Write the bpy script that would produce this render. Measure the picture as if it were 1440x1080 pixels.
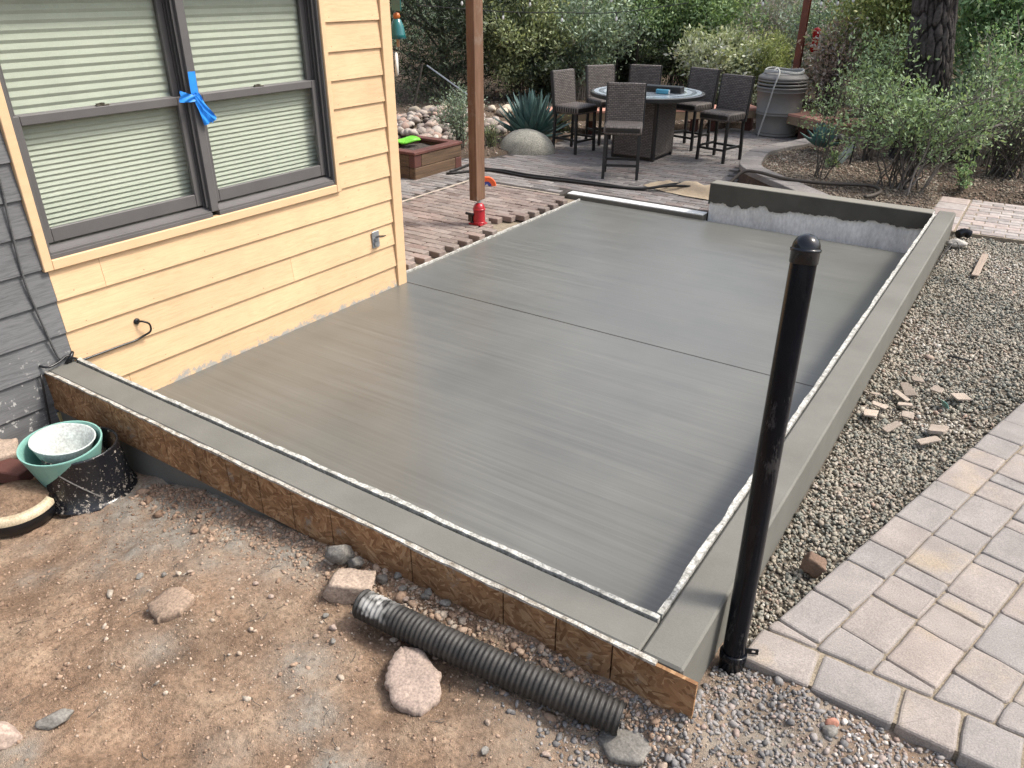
import bpy, bmesh, math, random
import numpy as np
from mathutils import Vector, Matrix
D = bpy.data
for o in list(D.objects): D.objects.remove(o)
SC = bpy.context.scene; COL = SC.collection
R = math.radians

# ------------------------------------------------------------------ camera
cam = D.cameras.new('camera'); camo = D.objects.new('camera', cam); COL.objects.link(camo)
cam.sensor_width = 36.0; cam.lens = 27.0; cam.clip_end = 2000; cam.clip_start = 0.05
CY, CP, CR = -0.5882, 0.4824, 0.005
_F = Vector((math.sin(CY)*math.cos(CP), math.cos(CY)*math.cos(CP), -math.sin(CP)))
_R0 = Vector((math.cos(CY), -math.sin(CY), 0)); _U0 = _R0.cross(_F)
_R = _R0*math.cos(CR) + _U0*math.sin(CR); _U = -_R0*math.sin(CR) + _U0*math.cos(CR)
m = Matrix((_R, _U, -_F)).transposed().to_4x4(); m.translation = Vector((4.0596, -1.6443, 2.1855))
camo.matrix_world = m; SC.camera = camo

# ------------------------------------------------------------------ world, sun, exposure
SUN_DIR = Vector((0.62, 0.42, 1.0)).normalized()       # towards the sun
elev = math.asin(SUN_DIR.z); azim = math.atan2(SUN_DIR.x, SUN_DIR.y)
W = D.worlds.new('World'); SC.world = W; W.use_nodes = True
nt = W.node_tree; nt.nodes.clear()
sky = nt.nodes.new('ShaderNodeTexSky'); sky.sky_type = 'NISHITA'; sky.sun_disc = False
sky.sun_elevation = elev; sky.sun_rotation = azim; sky.dust_density = 4.0; sky.air_density = 1.0; sky.ozone_density = 1.0
bg = nt.nodes.new('ShaderNodeBackground'); bg.inputs[1].default_value = 0.15
wo = nt.nodes.new('ShaderNodeOutputWorld')
hsv = nt.nodes.new('ShaderNodeHueSaturation'); hsv.inputs['Saturation'].default_value = .62   # thin high haze: a paler sky
nt.links.new(sky.outputs[0], hsv.inputs['Color']); nt.links.new(hsv.outputs[0], bg.inputs[0]); nt.links.new(bg.outputs[0], wo.inputs[0])
sun = D.lights.new('sun', 'SUN'); sun.energy = 2.0; sun.angle = R(11); sun.color = (1.0, 0.95, 0.87)
suno = D.objects.new('sun', sun); COL.objects.link(suno)
suno.rotation_euler = (-SUN_DIR).to_track_quat('-Z', 'Y').to_euler()
SC.view_settings.view_transform = 'Standard'; SC.view_settings.look = 'None'
SC.view_settings.exposure = 1.05; SC.view_settings.gamma = 1.0; SC.view_settings.use_curve_mapping = False
SC.render.engine = 'CYCLES'
SC.cycles.max_bounces = 6; SC.cycles.diffuse_bounces = 3; SC.cycles.glossy_bounces = 3; SC.cycles.transparent_max_bounces = 8
SC.cycles.use_denoising = True; SC.cycles.caustics_reflective = False; SC.cycles.caustics_refractive = False

# ------------------------------------------------------------------ numpy noise
def _h(ix, iy, s):
    n = (ix.astype(np.int64)*374761393 + iy.astype(np.int64)*668265263 + s*974711) & 0xffffffff
    n = ((n ^ (n >> 13))*1274126177) & 0xffffffff
    return ((n ^ (n >> 16)) & 0xffff)/65535.0
def vnoise(x, y, s=0):
    x = np.asarray(x, float); y = np.asarray(y, float)
    ix, iy = np.floor(x), np.floor(y); fx, fy = x-ix, y-iy
    fx = fx*fx*(3-2*fx); fy = fy*fy*(3-2*fy)
    a, b = _h(ix, iy, s), _h(ix+1, iy, s); c, d = _h(ix, iy+1, s), _h(ix+1, iy+1, s)
    return (a*(1-fx)+b*fx)*(1-fy) + (c*(1-fx)+d*fx)*fy
def fbm(x, y, s=0, o=4):
    v = 0; a = .5
    for i in range(o): v = v + a*(vnoise(x*2**i, y*2**i, s+i*17)-.5); a *= .5
    return v
def sstep(a, b, x):
    t = np.clip((np.asarray(x, float)-a)/(b-a), 0, 1); return t*t*(3-2*t)
def inpoly(x, y, poly):
    x = np.asarray(x, float); y = np.asarray(y, float); r = np.zeros(x.shape, bool); n = len(poly)
    for i in range(n):
        x1, y1 = poly[i]; x2, y2 = poly[(i+1) % n]
        if y1 == y2: continue
        c = ((y1 > y) != (y2 > y)) & (x < (x2-x1)*(y-y1)/(y2-y1)+x1); r ^= c
    return r

# ------------------------------------------------------------------ materials
class NT:
    def __init__(s, name):
        s.m = D.materials.new(name); s.m.use_nodes = True; s.t = s.m.node_tree; s.t.nodes.clear()
        s.out = s.n('ShaderNodeOutputMaterial'); s.b = s.n('ShaderNodeBsdfPrincipled'); s.l(s.b.outputs[0], s.out.inputs[0])
    def n(s, k, **kw):
        n = s.t.nodes.new(k)
        for a, b in kw.items(): setattr(n, a, b)
        return n
    def l(s, a, b): s.t.links.new(a, b)
    def coord(s, stretch=(1, 1, 1), rot=(0, 0, 0), rand=True):
        tc = s.n('ShaderNodeTexCoord'); mp = s.n('ShaderNodeMapping'); s.l(tc.outputs['Object'], mp.inputs[0])
        mp.inputs['Scale'].default_value = stretch; mp.inputs['Rotation'].default_value = rot
        if rand:
            oi = s.n('ShaderNodeObjectInfo'); mu = s.n('ShaderNodeVectorMath', operation='SCALE'); mu.inputs[0].default_value = (37, 53, 71)
            s.l(oi.outputs['Random'], mu.inputs['Scale']); s.l(mu.outputs[0], mp.inputs['Location'])
        return mp.outputs[0]
    def noise(s, vec, scale, detail=6, rough=.6, dist=0):
        n = s.n('ShaderNodeTexNoise'); n.inputs['Scale'].default_value = scale; n.inputs['Detail'].default_value = detail
        n.inputs['Roughness'].default_value = rough; n.inputs['Distortion'].default_value = dist; s.l(vec, n.inputs['Vector']); return n.outputs[0]
    def ramp(s, fac, stops, interp='LINEAR'):
        r = s.n('ShaderNodeValToRGB'); e = r.color_ramp.elements; r.color_ramp.interpolation = interp
        while len(e) < len(stops): e.new(.5)
        for i, (p, c) in enumerate(stops):
            e[i].position = p; e[i].color = (c, c, c, 1) if isinstance(c, (int, float)) else (*c, 1)
        s.l(fac, r.inputs[0]); return r.outputs[0]
    def mix(s, a, b, fac=.5, mode='MIX'):
        x = s.n('ShaderNodeMix', data_type='RGBA', blend_type=mode)
        for v, i in ((a, 6), (b, 7)):
            if isinstance(v, tuple): x.inputs[i].default_value = (*v, 1)
            else: s.l(v, x.inputs[i])
        if isinstance(fac, (int, float)): x.inputs[0].default_value = fac
        else: s.l(fac, x.inputs[0])
        return x.outputs[2]
    def math(s, op, a, b=0.0):
        x = s.n('ShaderNodeMath', operation=op)
        for v, i in ((a, 0), (b, 1)):
            if isinstance(v, (int, float)): x.inputs[i].default_value = v
            else: s.l(v, x.inputs[i])
        return x.outputs[0]
    def attr(s, name):
        a = s.n('ShaderNodeAttribute'); a.attribute_name = name; return a.outputs['Fac']
    def orand(s): return s.n('ShaderNodeObjectInfo').outputs['Random']
    def bump(s, h, strength=.3, dist=.01):
        b = s.n('ShaderNodeBump'); b.inputs['Strength'].default_value = strength; b.inputs['Distance'].default_value = dist
        s.l(h, b.inputs['Height']); s.l(b.outputs[0], s.b.inputs['Normal'])
    def set(s, color=None, rough=None, spec=None, metal=None, **kw):
        for v, i in ((color, 'Base Color'), (rough, 'Roughness'), (spec, 'Specular IOR Level'), (metal, 'Metallic')):
            if v is None: continue
            if isinstance(v, tuple): s.b.inputs[i].default_value = (*v, 1)
            elif isinstance(v, (int, float)): s.b.inputs[i].default_value = v
            else: s.l(v, s.b.inputs[i])
        return s.m
def scal(c, k): return tuple(x*k for x in c)
def M(name, c1, c2=None, scale=6, rough=.8, bump=.2, bscale=40, bdist=.004, stretch=(1, 1, 1), spec=.3, speck=.25, sscale=160, orand=0.0, metal=0):
    """two tone mottled material with fine speckle, relief and a per object brightness"""
    c2 = c2 or scal(c1, .72); t = NT(name); v = t.coord(stretch)
    col = t.ramp(t.noise(v, scale), [(.33, c2), (.67, c1)])
    if speck:
        col = t.mix(col, t.ramp(t.noise(v, sscale, 3), [(.35, 1-speck), (.65, 1+speck*.6)]), 1.0, 'MULTIPLY')
    if orand:
        col = t.mix(col, t.ramp(t.orand(), [(0, 1-orand), (1, 1+orand)]), 1.0, 'MULTIPLY')
    t.bump(t.noise(v, bscale, 8, .65), bump, bdist)
    return t.set(col, rough, spec, metal)
def MT(name, stops, rough=.75, bump=.3, bscale=120, sp=.3, speck=.25, sscale=120):
    """colour chosen by the per vertex 'tint' value"""
    t = NT(name); v = t.coord(rand=False)
    col = t.ramp(t.attr('tint'), stops)
    col = t.mix(col, t.ramp(t.noise(v, sscale, 4), [(.3, 1-speck), (.7, 1+speck)]), 1.0, 'MULTIPLY')
    t.bump(t.noise(v, bscale, 5), bump, .002)
    return t.set(col, rough, sp)
def MLEAF(name, stops, rough=.55, trans=.3):
    t = NT(name); col = t.ramp(t.attr('tint'), stops); t.set(col, rough, .35)
    tr = t.n('ShaderNodeBsdfTranslucent'); t.l(t.mix(col, (1.0, 1.0, .6), 1.0, 'MULTIPLY'), tr.inputs[0])
    mx = t.n('ShaderNodeMixShader'); mx.inputs[0].default_value = trans
    t.l(t.b.outputs[0], mx.inputs[1]); t.l(tr.outputs[0], mx.inputs[2]); t.l(mx.outputs[0], t.out.inputs[0]); return t.m

# ------------------------------------------------------------------ mesh helpers
class G:
    """collects vertices and faces, links them as ONE mesh object"""
    def __init__(s): s.v = []; s.f = []; s.n = 0; s.t = []
    def add(s, v, f, tint=None):
        v = np.asarray(v, float).reshape(-1, 3); s.v.append(v); n = s.n
        s.f += [tuple(i+n for i in q) for q in f]; s.n += len(v)
        if tint is not None: s.t.append(np.broadcast_to(np.asarray(tint, float), (len(v),)))
        return s
    def build(s, name, mat, parent=None, loc=None, smooth=False):
        v = np.concatenate(s.v)
        return mesh_np(name, v, s.f, mat, parent, loc, smooth, np.concatenate(s.t) if s.t else None)
def wloc(o):
    p = Vector((0, 0, 0))
    while o: p += o.location; o = o.parent
    return p
def mesh_np(name, v, f, mat, parent=None, loc=None, smooth=False, tint=None):
    v = np.asarray(v, float)
    org = np.array(wloc(parent)) if parent else np.array(loc if loc is not None else (0, 0, 0), float)
    me = D.meshes.new(name); v = v-org
    if isinstance(f, np.ndarray):
        k = f.shape[1]; me.vertices.add(len(v)); me.vertices.foreach_set('co', v.astype(np.float32).ravel())
        me.loops.add(f.size); me.loops.foreach_set('vertex_index', f.astype(np.int32).ravel())
        me.polygons.add(len(f)); me.polygons.foreach_set('loop_start', np.arange(0, f.size, k, dtype=np.int32))
        me.update(calc_edges=True)
    else:
        me.from_pydata(v.tolist(), [], f); me.update()
    if tint is not None:
        a = me.attributes.new('tint', 'FLOAT', 'POINT'); a.data.foreach_set('value', np.asarray(tint, np.float32))
    if smooth: me.polygons.foreach_set('use_smooth', np.ones(len(me.polygons), bool))
    if mat: me.materials.append(mat)
    o = D.objects.new(name, me); COL.objects.link(o)
    if parent: o.parent = parent
    elif loc is not None: o.location = loc
    return o
def thing(name, label, cat, loc, group=None, kind=None):
    o = D.objects.new(name, None); COL.objects.link(o); o.location = loc; o.empty_display_size = .1
    return tag(o, label, cat, group, kind)
def tag(o, label=None, cat=None, group=None, kind=None):
    if label: o['label'] = label
    if cat: o['category'] = cat
    if group: o['group'] = group
    if kind: o['kind'] = kind
    return o
def structure(o): o['kind'] = 'structure'; return o
def stuff(o): o['kind'] = 'stuff'; return o
def share(name, src, parent, loc=(0, 0, 0), rot=(0, 0, 0), scale=(1, 1, 1)):
    o = D.objects.new(name, src if isinstance(src, bpy.types.Mesh) else src.data); COL.objects.link(o)
    o.parent = parent; o.location = loc; o.rotation_euler = rot; o.scale = scale; return o
def dup(root, loc, rz=None):
    r = root.copy(); COL.objects.link(r); r.location = loc
    if rz is not None: r.rotation_euler.z = rz
    for ch in list(root.children):
        c = ch.copy(); COL.objects.link(c); c.parent = r
        for g in list(ch.children):
            d = g.copy(); COL.objects.link(d); d.parent = c
    return r
def box(x0, x1, y0, y1, z0, z1, c=0.0, ax=None, org=None):
    """box with chamfered edges; ax/org put it in another frame"""
    if c <= 0:
        v = [(x, y, z) for z in (z0, z1) for y in (y0, y1) for x in (x0, x1)]
        f = [(0, 2, 3, 1), (4, 5, 7, 6), (0, 1, 5, 4), (2, 6, 7, 3), (0, 4, 6, 2), (1, 3, 7, 5)]
    else:
        v = []; idx = {}
        for i, x in enumerate((x0, x1)):
            for j, y in enumerate((y0, y1)):
                for k, z in enumerate((z0, z1)):
                    sx, sy, sz = (c if i == 0 else -c), (c if j == 0 else -c), (c if k == 0 else -c)
                    for a, p in enumerate(((x, y+sy, z+sz), (x+sx, y, z+sz), (x+sx, y+sy, z))):
                        idx[i, j, k, a] = len(v); v.append(p)
        f = []
        I = lambda i, j, k, a: idx[i, j, k, a]
        for s in (0, 1):
            q = [I(s, 0, 0, 0), I(s, 0, 1, 0), I(s, 1, 1, 0), I(s, 1, 0, 0)]; f.append(tuple(q if s == 0 else q[::-1]))
            q = [I(0, s, 0, 1), I(1, s, 0, 1), I(1, s, 1, 1), I(0, s, 1, 1)]; f.append(tuple(q if s == 0 else q[::-1]))
            q = [I(0, 0, s, 2), I(0, 1, s, 2), I(1, 1, s, 2), I(1, 0, s, 2)]; f.append(tuple(q if s == 0 else q[::-1]))
        for a in (0, 1):
            for b in (0, 1):
                q = [I(a, b, 0, 0), I(a, b, 1, 0), I(a, b, 1, 1), I(a, b, 0, 1)]; f.append(tuple(q if a != b else q[::-1]))
                q = [I(a, 0, b, 0), I(a, 1, b, 0), I(a, 1, b, 2), I(a, 0, b, 2)]; f.append(tuple(q if a == b else q[::-1]))
                q = [I(0, a, b, 1), I(1, a, b, 1), I(1, a, b, 2), I(0, a, b, 2)]; f.append(tuple(q if a != b else q[::-1]))
        for i in (0, 1):
            for j in (0, 1):
                for k in (0, 1):
                    q = [I(i, j, k, 0), I(i, j, k, 1), I(i, j, k, 2)]; f.append(tuple(q if (i+j+k) % 2 else q[::-1]))
    v = np.array(v, float)
    if ax is not None: v = v @ np.array(ax, float)
    if org is not None: v = v+np.array(org, float)
    return v, f
def rotz(a): return [[math.cos(a), math.sin(a), 0], [-math.sin(a), math.cos(a), 0], [0, 0, 1]]
def rotm(rx, ry, rz): return np.array(Matrix.Rotation(rz, 3, 'Z') @ Matrix.Rotation(ry, 3, 'Y') @ Matrix.Rotation(rx, 3, 'X')).T
def bar(a, b, w, h, up=(0, 0, 1), c=0.0):
    """rectangular bar from a to b, w across, h along up"""
    a = np.array(a, float); b = np.array(b, float); L = np.linalg.norm(b-a); d = (b-a)/L
    s = np.cross(d, up); s /= np.linalg.norm(s); u = np.cross(s, d)
    return box(0, L, -w/2, w/2, -h/2, h/2, c, [d, -s, u], a)
def tube(path, rad, n=8, cap=True):
    P = np.array(path, float); k = len(P); rad = np.broadcast_to(np.asarray(rad, float), (k,))
    T = np.gradient(P, axis=0); T /= np.linalg.norm(T, axis=1)[:, None]+1e-12
    ref = np.array([0, 0, 1.0]) if abs(T[0][2]) < .9 else np.array([1.0, 0, 0])
    s = np.cross(T[0], ref); s /= np.linalg.norm(s); vs = []
    an = np.arange(n)*2*math.pi/n
    for i in range(k):
        s = s-T[i]*(s@T[i]); s /= np.linalg.norm(s)+1e-12; u = np.cross(T[i], s)
        vs.append(P[i]+rad[i]*(np.cos(an)[:, None]*s+np.sin(an)[:, None]*u))
    v = np.concatenate(vs); f = []
    for i in range(k-1):
        for j in range(n):
            a, b = i*n+j, i*n+(j+1) % n; f.append((a, b, b+n, a+n))
    if cap: f.append(tuple(range(n))[::-1]); f.append(tuple(range((k-1)*n, k*n)))
    return v, f
def smoothpath(pts, k=6):
    P = np.array(pts, float); out = []; Q = np.vstack([2*P[0]-P[1], P, 2*P[-1]-P[-2]])
    for i in range(1, len(Q)-2):
        for t in np.arange(k)/k:
            a, b, c, d = Q[i-1:i+3]
            out.append(.5*((2*b)+(-a+c)*t+(2*a-5*b+4*c-d)*t*t+(-a+3*b-3*c+d)*t**3))
    out.append(P[-1]); return np.array(out)
def lathe(prof, n=32, org=(0, 0, 0), a0=0.0, a1=2*math.pi, ax=None):
    full = abs(a1-a0-2*math.pi) < 1e-6; k = n if full else n+1
    an = a0+(a1-a0)*np.arange(k)/n; v = []; f = []
    for r, z in prof: v += [(r*math.cos(t), r*math.sin(t), z) for t in an]
    for i in range(len(prof)-1):
        for j in range(n):
            a = i*k+j; b = i*k+(j+1) % k; f.append((a, b, b+k, a+k))
    v = np.array(v, float)
    if ax is not None: v = v @ np.array(ax, float)
    return v+np.array(org, float), f
def prism(poly, z0, z1, ch=0.0, top=None):
    """upright prism with a chamfered top edge; poly counter-clockwise"""
    P = np.array(poly, float); n = len(P); rings = [(P, z0)]
    if ch > 0:
        c = P.mean(0); e = np.roll(P, -1, 0)-P; nr = np.stack([-e[:, 1], e[:, 0]], 1); nr /= np.linalg.norm(nr, axis=1)[:, None]+1e-12
        n2 = nr+np.roll(nr, 1, 0); n2 /= np.linalg.norm(n2, axis=1)[:, None]+1e-12
        rings += [(P, z1-ch), (P+n2*ch*.45, z1-ch*.3), (P+n2*ch*1.2, z1)]
    else: rings.append((P, z1))
    v = np.concatenate([np.column_stack([q, np.full(n, z)]) for q, z in rings]); f = []
    for i in range(len(rings)-1):
        for j in range(n): a, b = i*n+j, i*n+(j+1) % n; f.append((a, b, b+n, a+n))
    f.append(tuple(range((len(rings)-1)*n, len(rings)*n))); f.append(tuple(range(n))[::-1])
    return v, f
def ico(sub):
    bm = bmesh.new(); bmesh.ops.create_icosphere(bm, subdivisions=sub, radius=1.0)
    v = np.array([p.co[:] for p in bm.verts]); f = np.array([[q.index for q in p.verts] for p in bm.faces]); bm.free(); return v, f
ICO = {i: ico(i) for i in (1, 2, 3, 4)}
def rock(seed, size, sub=3, planes=14, rough=.04, flat=0.0):
    """angular stone: sphere cut by random planes, roughened"""
    rg = np.random.default_rng(seed); v, f = ICO[sub]; n = rg.normal(size=(planes, 3)); n /= np.linalg.norm(n, axis=1)[:, None]
    d = rg.uniform(.62, .95, planes)
    if planes == 6: n = np.vstack([np.eye(3), -np.eye(3)])+rg.normal(0, .16, (6, 3)); n /= np.linalg.norm(n, axis=1)[:, None]; d = rg.uniform(.52, .64, 6)
    dt = v@n.T
    r = np.min(np.where(dt > .05, d/np.maximum(dt, .05), 9), axis=1); r = np.minimum(r, 1.05)
    p = v*r[:, None]
    w = fbm(v[:, 0]*3+seed, v[:, 1]*3+v[:, 2]*2.3, seed)+.5*fbm(v[:, 2]*9+seed, v[:, 1]*9-v[:, 0]*7, seed+5)
    p = p*(1+rough*4*w[:, None]); return p*np.array(size), [tuple(q) for q in f.tolist()]
def grid(xs, ys, zf, keep=None):
    X, Y = np.meshgrid(xs, ys); Z = zf(X, Y); v = np.column_stack([X.ravel(), Y.ravel(), Z.ravel()]); nx, ny = len(xs), len(ys)
    i = np.arange(nx-1)[None, :]+np.arange(ny-1)[:, None]*nx; q = np.stack([i, i+1, i+1+nx, i+nx], -1).reshape(-1, 4)
    if keep is not None:
        cx = v[q].mean(1); q = q[keep(cx[:, 0], cx[:, 1])]
        used = np.unique(q); mp = np.full(len(v), -1); mp[used] = np.arange(len(used)); v = v[used]; q = mp[q]
    return v, q
def scatter_stones(name, P, S, mat, seed, loc, sub=0, flat=.65, cls=6, label=None):
    """many small stones in one mesh, tinted singly"""
    rg = np.random.default_rng(seed); N = len(P)
    if sub == 0:
        g = (1+5**.5)/2
        bv = np.array([(-1, g, 0), (1, g, 0), (-1, -g, 0), (1, -g, 0), (0, -1, g), (0, 1, g), (0, -1, -g), (0, 1, -g), (g, 0, -1), (g, 0, 1), (-g, 0, -1), (-g, 0, 1)])/1.9
        bf = np.array([(0, 11, 5), (0, 5, 1), (0, 1, 7), (0, 7, 10), (0, 10, 11), (1, 5, 9), (5, 11, 4), (11, 10, 2), (10, 7, 6), (7, 1, 8), (3, 9, 4), (3, 4, 2), (3, 2, 6), (3, 6, 8), (3, 8, 9), (4, 9, 5), (2, 4, 11), (6, 2, 10), (8, 6, 7), (9, 8, 1)])
    else: bv, bf = ICO[sub]
    shapes = []
    for k in range(cls):
        n = rg.normal(size=(9, 3)); n /= np.linalg.norm(n, axis=1)[:, None]; dt = bv@n.T
        r = np.minimum(np.min(np.where(dt > .05, rg.uniform(.6, .95, 9)/np.maximum(dt, .05), 9), axis=1), 1.1)
        shapes.append(bv*r[:, None]*rg.uniform(.85, 1.15, bv.shape))
    sh = np.array(shapes)[rg.integers(0, cls, N)]
    sc = np.stack([rg.uniform(.8, 1.35, N), rg.uniform(.6, 1.0, N), rg.uniform(.4, .9, N)*flat/.65], 1)*S[:, None]
    v = sh*sc[:, None, :]
    tl = rg.normal(0, .45, (N, 2)); az = rg.uniform(0, 2*math.pi, N)
    def rot(v, a, i, j):
        c, s = np.cos(a)[:, None], np.sin(a)[:, None]; w = v.copy(); w[..., i] = v[..., i]*c-v[..., j]*s; w[..., j] = v[..., i]*s+v[..., j]*c; return w
    v = rot(rot(rot(v, tl[:, 0], 1, 2), tl[:, 1], 0, 2), az, 0, 1)+P[:, None, :]
    f = bf[None]+(np.arange(N)*len(bv))[:, None, None]
    tint = np.repeat(np.clip(rg.uniform(0, 1, N)*.85+.075+1.1*fbm(P[:, 0]*1.6, P[:, 1]*1.6, seed+50, 3), 0, 1), len(bv))
    return mesh_np(name, v.reshape(-1, 3), f.reshape(-1, 3), mat, None, loc, sub > 0, tint)
def leaves(P, size, rg, aspect=.42, bias=None, tintc=None):
    N = len(P); d = rg.normal(size=(N, 3))
    if bias is not None: d = d*.7+bias
    d /= np.linalg.norm(d, axis=1)[:, None]+1e-9; s = np.cross(d, rg.normal(size=(N, 3))); s /= np.linalg.norm(s, axis=1)[:, None]+1e-9
    L = size*rg.uniform(.45, 1.5, N)[:, None]; w = L*aspect*.5
    v = np.stack([P, P+d*L*.5+s*w, P+d*L, P+d*L*.5-s*w], 1).reshape(-1, 3)
    f = np.arange(4*N).reshape(-1, 4); t = rg.uniform(0, .55, N)+(tintc if tintc is not None else rg.uniform(0, .45, N))
    return v, f, np.repeat(np.clip(t, 0, 1), 4)

# ------------------------------------------------------------------ shared materials
m_yellow = None
def siding_mat(name, c1, c2, splat, gray=False):
    t = NT(name); tc = t.n('ShaderNodeTexCoord'); P = tc.outputs['Object']
    mp = t.n('ShaderNodeMapping'); t.l(P, mp.inputs[0]); mp.inputs['Scale'].default_value = (1, 2.2, 26)
    oi = t.n('ShaderNodeObjectInfo'); mu = t.n('ShaderNodeVectorMath', operation='SCALE'); mu.inputs[0].default_value = (31, 57, 11)
    t.l(oi.outputs['Random'], mu.inputs['Scale']); t.l(mu.outputs[0], mp.inputs['Location'])
    gr = t.noise(mp.outputs[0], 2.2, 7, .62, 1.6)
    big = t.noise(P, 2.3, 4)
    col = t.ramp(gr, [(.3, c2), (.55, c1), (.8, scal(c1, 1.06))])
    col = t.mix(col, t.ramp(big, [(.3, .9), (.7, 1.05)]), 1.0, 'MULTIPLY')
    col = t.mix(col, t.ramp(oi.outputs['Random'], [(0, .95), (1, 1.04)]), 1.0, 'MULTIPLY')
    # small knots and scuffs
    vo = t.n('ShaderNodeTexVoronoi'); vo.inputs['Scale'].default_value = 4.2; mq = t.n('ShaderNodeMapping'); t.l(P, mq.inputs[0]); mq.inputs['Scale'].default_value = (1, 1, 1.8)
    t.l(mq.outputs[0], vo.inputs['Vector']); kn = t.ramp(vo.outputs['Distance'], [(.035, .45), (.075, 0.0)])
    col = t.mix(col, scal(c2, .55), t.math('MULTIPLY', kn, t.ramp(t.noise(P, 9, 2), [(.45, 0.0), (.6, 1.0)])))
    sx = t.n('ShaderNodeSeparateXYZ'); t.l(P, sx.inputs[0])
    hz = t.math('ADD', sx.outputs['Z'], t.math('MULTIPLY', t.noise(P, 14, 6, .7), -.30 if not gray else -.9))
    if gray:   # pale plaster splashes low on the boards
        sp = t.ramp(t.noise(P, 24, 5, .7), [(.60, 0.0), (.64, .8)]); sp = t.math('MULTIPLY', sp, t.ramp(t.math('ADD', hz, .5), [(.25, 1.0), (.60, 0.0)]))
        col = t.mix(col, splat, sp)
        col = t.mix(col, (.30, .285, .26), t.math('MULTIPLY', t.ramp(sx.outputs['Y'], [(.02, 0.0), (.04, .42)]), t.ramp(t.noise(P, 5, 4), [(.3, .4), (.7, 1.0)])))
    else:      # cement smears along the slab
        sp = t.ramp(t.math('ADD', hz, .5), [(.345, 1.0), (.372, 0.0)])
        col = t.mix(col, splat, sp)
    t.bump(t.math('ADD', gr, t.math('MULTIPLY', t.noise(P, 220, 3), .25)), .35, .0035)
    return t.set(col, .62 if not gray else .7, .3)
m_yel = siding_mat('cream_siding', (.625, .428, .25), (.54, .366, .21), (.30, .29, .26))
m_gry = siding_mat('grey_siding', (.138, .139, .141), (.088, .089, .092), (.5, .49, .46), True)
m_trim = M('cream_trim', (.635, .438, .257), (.585, .40, .233), 5, .55, .15, 60, .002, (6, 1.2, 6), .35, .06)
m_wfr = M('brown_window_vinyl', (.108, .101, .099), (.09, .084, .083), 4, .42, .05, 300, .001, spec=.4, speck=.05)
m_conc = M('cured_plaster', (0.155, 0.150, 0.132), (0.126, 0.122, 0.106), 3.5, .72, .35, 90, .002, spec=.3, speck=.10, sscale=240)
m_concd = M('fresh_plaster', (.13, .123, .105), (.10, .096, .083), 4, .75, .3, 70, .003, speck=.1)
m_white = M('white_skim', (.84, .835, .80), (.62, .615, .585), 7, .85, .45, 30, .008, (1, 1, .45), speck=.14, sscale=40)
m_foam = M('crusted_white_strip', (.56, .55, .51), (.24, .235, .21), 30, .85, .8, 70, .006, speck=.4, sscale=90)
m_black = M('black_plastic', (.008, .008, .010), (.005, .005, .006), 5, .28, .12, 60, .002, spec=.5, speck=.1)
m_metal_blk = M('black_metal', (.016, .015, .015), None, 8, .45, .1, 200, .001, spec=.45, speck=.1)
m_dkwood = M('dark_red_stained_wood', (.135, .055, .042), (.085, .036, .03), 3, .65, .4, 20, .003, (1, 1, 1), .3, .2)
m_wood = M('weathered_brown_timber', (.15, .095, .058), (.075, .05, .033), 3.5, .75, .5, 30, .004, (3, .6, 14), .25, .25)
m_stone = M('tan_stone', (.40, .31, .24), (.27, .21, .165), 6, .85, .5, 45, .006, speck=.3, sscale=110)
m_pink = M('pinkish_stone', (.39, .30, .245), (.275, .215, .178), 5, .85, .5, 50, .006, speck=.3, sscale=120)
m_greyst = M('grey_stone', (.23, .215, .19), (.15, .14, .125), 5, .85, .5, 50, .006, speck=.3, sscale=120)
m_soil = M('garden_soil', (.135, .10, .075), (.08, .06, .045), 3, .95, .8, 30, .02, spec=.1, speck=.4, sscale=70)
m_branch = M('grey_bark_twig', (.105, .092, .08), (.055, .047, .041), 12, .85, .4, 60, .003, speck=.3)
m_graytwig = M('grey_twig', (.22, .195, .17), (.13, .115, .10), 12, .85, .3, 60, .003, speck=.2)
m_bleach = M('bleached_twig', (.34, .30, .26), (.22, .19, .16), 12, .85, .3, 60, .003, speck=.2)

# ================================================================== GROUND
PATIO = [(-2.8, 2.9), (-2.8, 6.7), (-2.2, 7.1), (-2.0, 8.3), (-2.05, 9.3), (-1.85, 9.95), (-.5, 11.25), (.15, 11.75), (1.0, 11.15), (1.7, 10.7), (1.42, 10.2), (1.2, 9.6),
         (1.03, 9.1), (.95, 8.65), (1.0, 8.15), (1.15, 7.62), (1.5, 7.22), (2.0, 6.75), (2.25, 6.5), (2.25, 6.28), (1.25, 6.15), (-.33, 6.15), (-.33, 5.0), (-.12, 5.0), (-.12, 2.9)]
RING = [(2.3, 10.78), (1.75, 10.55), (1.42, 10.2), (1.2, 9.6), (1.03, 9.1), (.95, 8.65), (1.0, 8.15), (1.15, 7.62), (1.5, 7.22), (2.0, 6.75), (2.3, 6.45)]
BED = [(2.25, 10.65), (1.87, 10.4), (1.6, 10.05), (1.38, 9.5), (1.2, 9.0), (1.13, 8.6), (1.18, 8.2), (1.33, 7.72), (1.66, 7.36), (2.1, 6.9), (2.35, 6.3), (3.36, 6.3), (3.36, 7.80), (6.5, 7.9), (6.5, 11.5), (2.6, 11.5)]
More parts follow.
